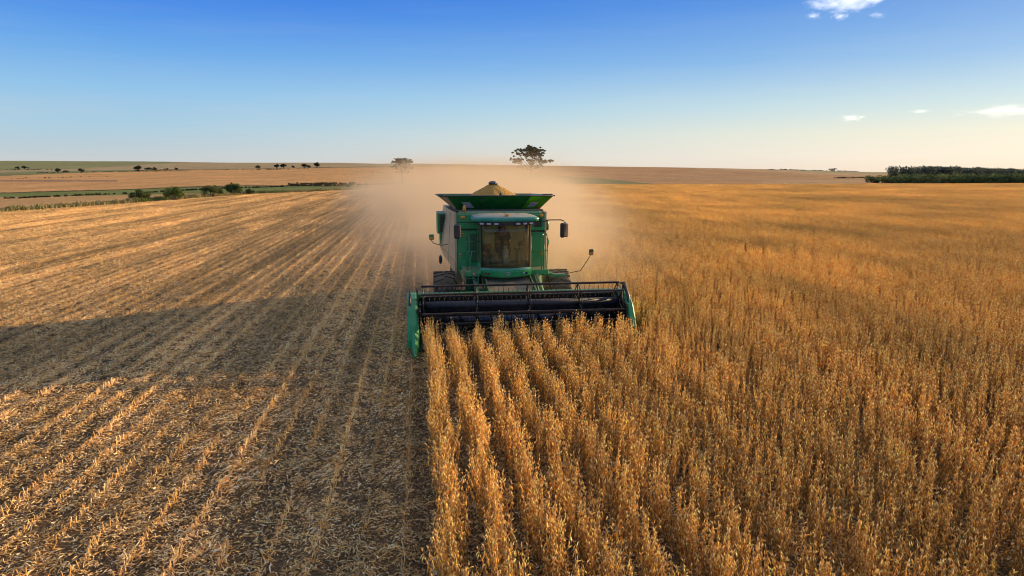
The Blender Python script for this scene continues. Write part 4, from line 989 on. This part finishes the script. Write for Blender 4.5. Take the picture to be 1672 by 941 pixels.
# ------------------------------------------------------------------ trees and bushes
def leaf_cloud(centres, radii, per, size, rng, cols, flat=.75, hollow=.35):
    """small leaf-sized quads in clumps; returns V, F, C"""
    Vs = []; Cs = []
    for c, r_, n_ in zip(centres, radii, per):
        d = rng.normal(size=(n_, 3)); d /= np.linalg.norm(d, axis=1)[:, None]
        rad = r_*(hollow+(1-hollow)*rng.random(n_)**.5)*(1+.18*np.sin(d[:, 0]*5+c[0])*np.cos(d[:, 1]*4+c[1]))
        p = c+d*rad[:, None]*np.array([1, 1, flat])
        u = rng.normal(size=(n_, 3)); u /= np.linalg.norm(u, axis=1)[:, None]; w = np.cross(u, d+rng.normal(size=(n_, 3))*.6); w /= np.linalg.norm(w, axis=1)[:, None]+1e-6
        s = size*rng.uniform(.5, 1.3, (n_, 1))
        V = np.stack([p-u*s, p+w*s*.6, p+u*s, p-w*s*.6], 1)
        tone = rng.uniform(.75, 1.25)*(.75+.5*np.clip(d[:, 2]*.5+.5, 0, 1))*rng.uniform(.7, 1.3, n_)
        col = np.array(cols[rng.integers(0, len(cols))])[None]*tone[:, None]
        Vs.append(V.reshape(-1, 3)); Cs.append(np.repeat(col, 4, 0))
    V = np.concatenate(Vs); C = np.clip(np.concatenate(Cs), 0, .8); F = np.arange(len(V)).reshape(-1, 4)
    return V, F, C
G_D = [(.085, .12, .03), (.11, .14, .035), (.065, .10, .026)]
G_B = [(.17, .22, .04), (.21, .25, .05), (.12, .17, .035), (.25, .26, .07)]
G_F = [(.11, .12, .06), (.09, .105, .055), (.13, .13, .075)]
def gz(x, y): return float(ground(np.array([x]), np.array([y]))[0])
def bush(x, y, w, h, label, group, seed, cols, cat='bush', name='bush', trunk=.0):
    rng = np.random.default_rng(seed); z = gz(x, y)
    e = empty(name, (x, y, z)); tag(e, label, cat, group)
    nC = 16; cs = []; rs = []
    for i in range(nC):
        a = rng.uniform(0, 6.28); q = rng.random()**.6; zz = trunk*h+(h*(1-trunk))*(.25+.55*rng.random()*(1-q*.55))
        cs.append(np.array([x+math.cos(a)*q*w*.36, y+math.sin(a)*q*w*.36, z+zz])); rs.append(h*(1-trunk)*rng.uniform(.17, .27))
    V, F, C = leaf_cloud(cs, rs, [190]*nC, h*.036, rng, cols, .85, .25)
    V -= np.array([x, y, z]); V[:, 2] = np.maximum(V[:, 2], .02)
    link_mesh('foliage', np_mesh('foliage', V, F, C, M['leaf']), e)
    b = MB()
    for i in range(5):
        c = cs[i]; b.tube([(x+rng.normal(0, .03*h), y, z-.1), tuple((np.array([x, y, z])+c)/2+rng.normal(0, .02*h, 3)), tuple(c)], [.035*h, .02*h, .008*h], 5)
    b.build('trunk', M['bark'], e); return e
def umbrella_tree(x, y, H, Wd, label, seed, tiers, leaf=.16, trunk_r=.32):
    """tall trunk that forks into spreading limbs, each ending in a flat foliage clump, sky showing between"""
    rng = np.random.default_rng(seed); z = gz(x, y); e = empty('tree', (x, y, z)); tag(e, label, 'tree')
    b = MB(); fork = H*.42; base = np.array([x, y, z])
    b.tube([tuple(base+[0, 0, -.3]), tuple(base+[.05, 0, fork*.5]), tuple(base+[0, 0, fork])], [trunk_r*1.2, trunk_r*.9, trunk_r*.7], 8)
    cs = []; rs = []
    for (rad, zz, cnt, cr) in tiers:
        for i in range(cnt):
            a = 6.283*(i+rng.random()*.5)/cnt; q = rad*rng.uniform(.85, 1.08)
            p = base+np.array([math.cos(a)*q*Wd/2, math.sin(a)*q*Wd/2, H*(zz+rng.normal(0, .012))])
            st_ = base+np.array([0, 0, fork*(rng.uniform(.85, 1.0) if zz > .6 else rng.uniform(.6, .8))])
            mid = st_+(p-st_)*.5+np.array([0, 0, -.03*H]); b.tube([tuple(st_), tuple(mid), tuple(p-[0, 0, .02*H])], [trunk_r*.38, trunk_r*.22, trunk_r*.08], 5)
            for s_ in range(8):
                p2 = p+rng.normal(0, 1, 3)*cr*np.array([.95, .95, .36]); cs.append(p2); rs.append(cr*rng.uniform(.32, .62))
                b.tube([tuple(mid+(p-mid)*.4), tuple(p2)], [trunk_r*.13, trunk_r*.05], 4)
    b.build('trunk', M['bark'], e)
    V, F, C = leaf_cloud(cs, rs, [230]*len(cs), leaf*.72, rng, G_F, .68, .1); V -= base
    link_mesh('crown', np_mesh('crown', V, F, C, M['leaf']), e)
GB = 'bushes along the left edge of the harvested field'
bush(-49.8, 130.5, 4.2, 2.8, 'dark green round bush, leftmost of the bushes along the field edge', GB, 1, G_D)
bush(-45.4, 135.0, 4.6, 3.4, 'bright green bush second from the left along the field edge', GB, 2, G_B)
bush(-44.5, 154.5, 5.6, 3.3, 'wide yellowish green bush between its neighbours on the field edge', GB, 3, [(.12, .14, .035), (.09, .12, .03), (.15, .15, .05)])
bush(-42.9, 166.5, 4.0, 3.6, 'tall dark crowned bush at the right end of the field edge bushes', GB, 4, G_D+[(.08, .11, .03)])
bush(-40.2, 170.5, 2.4, 1.8, 'small bush tucked against the tall dark crowned bush', GB, 5, G_D)
bush(-28.0, 279.0, 6.2, 2.7, 'lone low green bush beside the grass strip, left of the thin tree', 'bushes in the grass strip', 6, G_B)
GF = 'far trees on the left hillside'
far = [(-620.9, 1183.9, 13, 6.4, 'dark tree at the far left end of the olive green hillside'), (-633, 1188, 9, 5.0, 'smaller tree touching the leftmost dark hillside tree'),
 (-469.2, 971.2, 8, 6.2, 'lone pointed tree left of centre on the left hillside hedge line'), (-450.5, 952.1, 8, 4.0, 'low tree just right of the lone pointed tree'), (-436.9, 962.6, 10, 6.0, 'rounded tree at the right of the three on the hedge line'),
 (-414.0, 1084.9, 13, 8.0, 'taller tree leading the dark thicket on the left hill'), (-397.8, 1082.7, 13, 5.6, 'broad low tree in the middle of the dark thicket'), (-389.6, 1081.6, 9, 5.6, 'round tree closing the dark thicket on its right'), (-376.3, 1093.1, 6, 3.7, 'tiny tree standing right of the dark thicket'), (-361.3, 1088.7, 7, 4.4, 'small isolated tree further right of the dark thicket'),
 (-249.9, 1119.9, 11, 5.6, 'low dark tree alone left of the hilltop pair'), (-221.2, 1120.0, 12, 7.2, 'wide tree, left one of the touching hilltop pair'), (-212.9, 1131.3, 9, 8.4, 'taller tree, right one of the touching hilltop pair'), (-196.1, 1121.9, 7, 4.4, 'small tree between the hilltop pair and the hilltop trio'),
 (-180.3, 1128.6, 9, 7.2, 'left tree of the hilltop trio'), (-170.3, 1105.9, 10, 5.2, 'low middle tree of the hilltop trio'), (-162.0, 1138.9, 10, 9.4, 'tallest tree, right one of the hilltop trio')]
for i, (x, y, w, h, lb) in enumerate(far): bush(x, y, w*1.05, h*1.15, lb, GF, 20+i, [(.035, .05, .02), (.045, .055, .025)], 'tree', 'tree', .1)
umbrella_tree(-7.5, 322.3, 11.6, 9.2, 'slender umbrella crowned tree rising from the hazy field left of the harvester', 50,
              [(.18, .97, 3, .85), (.62, .95, 6, .85), (.92, .88, 8, .8), (.9, .66, 5, .62), (.55, .50, 3, .45)], .17, .30)
umbrella_tree(74.8, 452.3, 20.5, 25.5, 'large wide umbrella crowned tree standing on the skyline above the harvester', 51,
              [(.16, .96, 4, 2.0), (.50, .93, 7, 2.0), (.62, .80, 7, 1.6), (.95, .62, 5, 1.7), (.98, .58, 4, 1.5), (.85, .40, 3, 1.2)], .36, .62)
bush(851.3, 1317.9, 24, 7.6, 'small flat topped tree alone on the right skyline', 'far trees on the right skyline', 60, [(.05, .055, .03)], 'tree', 'tree', .35)
bush(884.0, 1362.8, 15, 4.6, 'tiny low tree right of the flat topped skyline tree', 'far trees on the right skyline', 61, [(.05, .055, .03)], 'tree', 'tree', .15)

def stuff_cloud(name, cs, rs, per, size, cols, label, seed, flat=.8, hollow=.5, mat='leaf'):
    rng = np.random.default_rng(seed); V, F, C = leaf_cloud(cs, rs, per, size, rng, cols, flat, hollow)
    tag(link_mesh(name, np_mesh(name, V, F, C, M[mat])), label, None, None, 'stuff')
rng = np.random.default_rng(9)
# lower belt of woodland beyond the crop on the right
cs = []; rs = []
for i in range(380):
    u = rng.random(); x = 260+(430-260)*u; y = 347-40*u+rng.uniform(0, 26); h = rng.uniform(3.6, 6.3)*(.62+.38*min(1, u*6+.3))
    z = gz(x, y)
    cs.append(np.array([x, y, z+h*.62])); rs.append(h*.40); cs.append(np.array([x+rng.normal(0, 1), y-1.0, z+h*.28])); rs.append(h*.34)
stuff_cloud('woodland_belt', cs, rs, [95]*len(cs), .42, [(.10, .14, .045), (.08, .115, .04), (.14, .17, .05), (.19, .21, .07)], 'low belt of mixed green trees along the far edge of the crop', 10, .9, .55)
cs = []; rs = []
for i in range(420):
    u = rng.random()**.9; x = 545+(900-545)*u+rng.normal(0, 10); y = 688+(860-688)*u+rng.uniform(-6, 60); h = (12.5+2.2*math.sin(min(1, u*2.2)*math.pi*.55)-5.0*u)*rng.uniform(.82, 1.1)
    z = gz(x, y); cs.append(np.array([x, y, z+h*.66])); rs.append(h*.36); cs.append(np.array([x+rng.normal(0, 2), y-2, z+h*.3])); rs.append(h*.34)
stuff_cloud('woodland', cs, rs, [90]*len(cs), 1.0, [(.13, .15, .10), (.10, .125, .09), (.155, .17, .10)], 'dark blue green wood on the rise behind the lower tree belt', 11, .9, .55)
# skyline hedge on the right hill, scrub on the left hillside
cs = []; rs = []
for i in range(90):
    u = rng.random(); x = 640+(980-640)*u; y = 1190+(1420-1190)*u; s = rng.uniform(.6, 1.6); cs.append(np.array([x, y, gz(x, y)+s*.6])); rs.append(s*1.5)
for i in range(50):
    u = rng.random(); x = 505-70*u; y = 700-35*u+rng.normal(0, 3); s = rng.uniform(.4, 1.2); cs.append(np.array([x, y, gz(x, y)+s*.6])); rs.append(s)
stuff_cloud('hedge', cs, rs, [40]*len(cs), .5, [(.06, .065, .035), (.075, .075, .04)], 'thin dark hedge running along the right hill', 12, .6, .3)
cs = []; rs = []
def line_scrub(x0, y0, x1, y1, n, smin, smax, sp=4):
    for i in range(n):
        u = rng.random()**1.0; x = x0+(x1-x0)*u+rng.normal(0, sp); y = y0+(y1-y0)*u+rng.normal(0, sp); s = rng.uniform(smin, smax); cs.append(np.array([x, y, gz(x, y)+s*.35])); rs.append(s)
line_scrub(-640, 1180, -560, 1150, 26, .8, 2.2); line_scrub(-500, 975, -330, 1060, 120, .2, 1.1, 3); line_scrub(-420, 1078, -360, 1092, 30, .8, 2.2); line_scrub(-330, 1085, -140, 1120, 30, .3, .9)
line_scrub(-440, 730, -330, 775, 26, .3, .8, 9); line_scrub(-235, 1060, -205, 1068, 14, .8, 1.5); line_scrub(-180, 1055, -170, 1060, 3, .8, 1.4)
line_scrub(-150, 268, -62, 330, 190, .15, .6, 2.5); line_scrub(-62, 345, -5, 310, 150, .2, .7, 4); line_scrub(-70, 380, -40, 372, 50, .5, 1.3, 5)
stuff_cloud('scrub', cs, rs, [46]*len(cs), .4, [(.05, .045, .025), (.07, .065, .03), (.09, .085, .035)], 'low dark scrub dotted along the hillside and ditch lines', 13, .6, .2)
# verge of dry grass and weeds along the edge of the harvested field
def verge():
    rng = np.random.default_rng(31); n = 26000
    t_ = rng.random(n)**1.0; Yl = 88+(236-88)*t_; w = rng.gamma(2.0, 1.5, n)
    Xl = left_edge(Yl)-.3-w; h = rng.uniform(.2, .75, n)*(.6+.6*np.clip(wob(Xl*3, Yl*3, .2)+.4, 0, 1))
    Z = ground(Xl, Yl); a = rng.uniform(0, 6.28, n); wd = rng.uniform(.05, .16, n); lx = rng.normal(0, .12, n)
    dx = np.cos(a)*wd; dy = np.sin(a)*wd
    V = np.stack([np.stack([Xl-dx, Yl-dy, Z-.03], -1), np.stack([Xl+dx, Yl+dy, Z-.03], -1), np.stack([Xl+lx+dx*.2, Yl+dy*.2, Z+h], -1), np.stack([Xl+lx-dx*.2, Yl-dy*.2, Z+h], -1)], 1)
    pal = np.array([(.50, .38, .16), (.42, .34, .13), (.60, .44, .20), (.24, .26, .08), (.34, .30, .10)])
    C = pal[rng.integers(0, 5, n)]*rng.uniform(.7, 1.2, (n, 1)); g_ = wob(Xl, Yl, .11) > .25; C[g_] = np.array((.18, .22, .06))*rng.uniform(.7, 1.2, (int(g_.sum()), 1))
    tag(link_mesh('verge_grass', np_mesh('verge_grass', V.reshape(-1, 3), np.arange(4*n).reshape(-1, 4), np.repeat(C, 4, 0), M['grass'])), 'dry grass and weeds along the edge of the harvested field', None, None, 'stuff')
verge()

# ------------------------------------------------------------------ dust behind the machine (real volume)
def dust_mat():
    m, t = new_mat('dust'); g = t.n('ShaderNodeNewGeometry'); s = t.n('ShaderNodeSeparateXYZ'); t.l(g.outputs['Position'], s.inputs[0])
    X, Y, Z = s.outputs
    d = t.m('MAXIMUM', t.m('SUBTRACT', Y, 24.2), 0.0)
    xc = t.m('SUBTRACT', X, t.m('ADD', CX+1.2, t.m('MULTIPLY', d, .06)))
    w = t.m('ADD', 3.9, t.m('MULTIPLY', d, DUST_W)); h = t.m('ADD', 3.1, t.m('MULTIPLY', d, DUST_H))
    gx = t.m('POWER', t.m('ABSOLUTE', t.m('DIVIDE', xc, w)), 2.6); gz_ = t.m('POWER', t.m('DIVIDE', t.m('MAXIMUM', Z, 0.0), h), 2.6)
    fo = t.m('EXPONENT', t.m('MULTIPLY', t.m('ADD', gx, gz_), -1.0))
    st = t.rng(d, 2.5, 9.0); dc = t.m('DIVIDE', 1.0, t.m('ADD', 1.0, t.m('POWER', t.m('DIVIDE', d, DUST_D), 1.5)))
    mp = t.n('ShaderNodeMapping', ins={'Scale': (1, .55, 1)}); t.l(g.outputs['Position'], mp.inputs[0])
    n = t.noise(mp.outputs[0], .26, 4, .62, .4); nn = t.rng(n, .36, .64, .03, 1.5)
    den = t.m('MULTIPLY', t.m('MULTIPLY', fo, st), t.m('MULTIPLY', dc, nn)); den = t.m('MULTIPLY', den, DUST_DENS)
    lowd = t.m('MULTIPLY', t.m('EXPONENT', t.m('MULTIPLY', t.m('ADD', gx, t.m('POWER', t.m('DIVIDE', t.m('MAXIMUM', Z, 0.0), 1.5), 2.0)), -1.0)), t.m('MULTIPLY', t.rng(Y, 22.0, 24.5), nn))
    den = t.m('ADD', den, t.m('MULTIPLY', lowd, .30))
    v = t.n('ShaderNodeVolumePrincipled', ins={'Color': (.97, .80, .57, 1), 'Absorption Color': (0, 0, 0, 1), 'Anisotropy': .38}); t.l(den, v.inputs['Density'])
    o = t.n('ShaderNodeOutputMaterial'); t.l(v.outputs[0], o.inputs['Volume']); m.cycles.volume_step_rate = .28
    return m
DUST_W, DUST_H, DUST_D, DUST_DENS = .11, .018, 110.0, .125
b = MB(); rings = []
for y, hw, top in ((21.7, 5.6, 3.0), (24.1, 8.0, 5.6), (34, 12, 8), (60, 14, 9), (110, 22, 12), (170, 30, 14), (215, 34, 15)):
    xc = CX+.5+(y-24.2)*.06; rings.append([(xc-hw, y, .03), (xc+hw, y, .03), (xc+hw, y, top*.6), (xc+hw*.6, y, top), (xc-hw*.6, y, top), (xc-hw, y, top*.6)])
b.loft(rings); dust = b.build('dust_cloud', dust_mat()); tag(dust, 'tan dust billowing behind and beside the harvester', None, None, 'stuff')

# ------------------------------------------------------------------ small clouds (real volumes)
def cloud(px, py, wpx, hpx, dist, dens, label, seed):
    low = dist > 5000; k_ = .34 if low else .72
    a_ = (px-836)/1100; b_ = (py-470.5)/1100; F_ = CP-SP*b_; U_ = -(SP+CP*b_)
    X, Y, Z = (a_*CY+F_*SY)*dist, (F_*CY-a_*SY)*dist, CAM_H+U_*dist
    w, h = wpx*dist/1100/2, hpx*dist/1100/2
    m, t = new_mat('cloud_vapour'); tc = t.n('ShaderNodeTexCoord')
    ln = t.n('ShaderNodeVectorMath', operation='LENGTH'); sc = t.n('ShaderNodeVectorMath', operation='MULTIPLY', ins={1: (1/(w*1.15), 1/(w*.9), 1/(h*1.25))})
    t.l(tc.outputs['Object'], sc.inputs[0]); 
    mp = t.n('ShaderNodeMapping', ins={'Scale': (1/w, 1/w, .6/h), 'Location': (seed*3.1, seed*1.7, 0)}); t.l(tc.outputs['Object'], mp.inputs[0])
    n = t.noise(mp.outputs[0], 2.2, 6, .62); t.l(sc.outputs[0], ln.inputs[0])
    f = t.m('SUBTRACT', t.m('ADD', t.m('MULTIPLY', n, 3.0), -.75), ln.outputs['Value'])
    den = t.m('MULTIPLY', t.rng(f, .0, 1.2), dens/w)
    v = t.n('ShaderNodeVolumeScatter', ins={'Color': (.62*k_, .70*k_, .80*k_, 1), 'Anisotropy': .45}); t.l(den, v.inputs['Density'])
    em = t.n('ShaderNodeEmission', ins={'Color': (.36*(.98 if low else .85), .43*(.80 if low else .85), .54*(.60 if low else .85), 1)}); t.l(den, em.inputs['Strength'])   # light scattered many times inside the cloud
    ad = t.n('ShaderNodeAddShader'); t.l(v.outputs[0], ad.inputs[0]); t.l(em.outputs[0], ad.inputs[1])
    o = t.n('ShaderNodeOutputMaterial'); t.l(ad.outputs[0], o.inputs['Volume']); m.cycles.volume_step_rate = .4
    b = MB(); b.ball((X, Y, Z), 1, (w*1.3, w*1.0, h*1.5), 20, 10); ob = b.build('cloud', m)
    me = ob.data; me.transform(Matrix.Translation((-X, -Y, -Z))); ob.location = (X, Y, Z)
    ob.rotation_euler = (0, 0, 0)
    tag(ob, label, 'cloud', 'small clouds on the right of the sky')
CL = [(1385, -2, 130, 34, 3000, 4, 'largest white cloud cut by the top of the picture'), (1328, 26, 28, 9, 3000, 1.5, 'tiny wisp of cloud below the left end of the large top cloud'),
      (1372, 27, 30, 11, 3000, 1.5, 'small ragged cloud right below the large top cloud'), (1432, 25, 30, 9, 3000, .8, 'faint wisp right of the small ragged cloud'),
      (1392, 193, 44, 11, 7000, 1.8, 'small domed cloud low over the hill'), (1502, 182, 38, 7, 7000, 1.1, 'thin flat cloud between the domed one and the long grey one'),
      (1650, 181, 150, 19, 7000, 1.5, 'long greyish cloud at the right edge of the sky')]
for i, c in enumerate(CL): cloud(*c, i+1)
for i, (mm, me_) in enumerate(()): pass
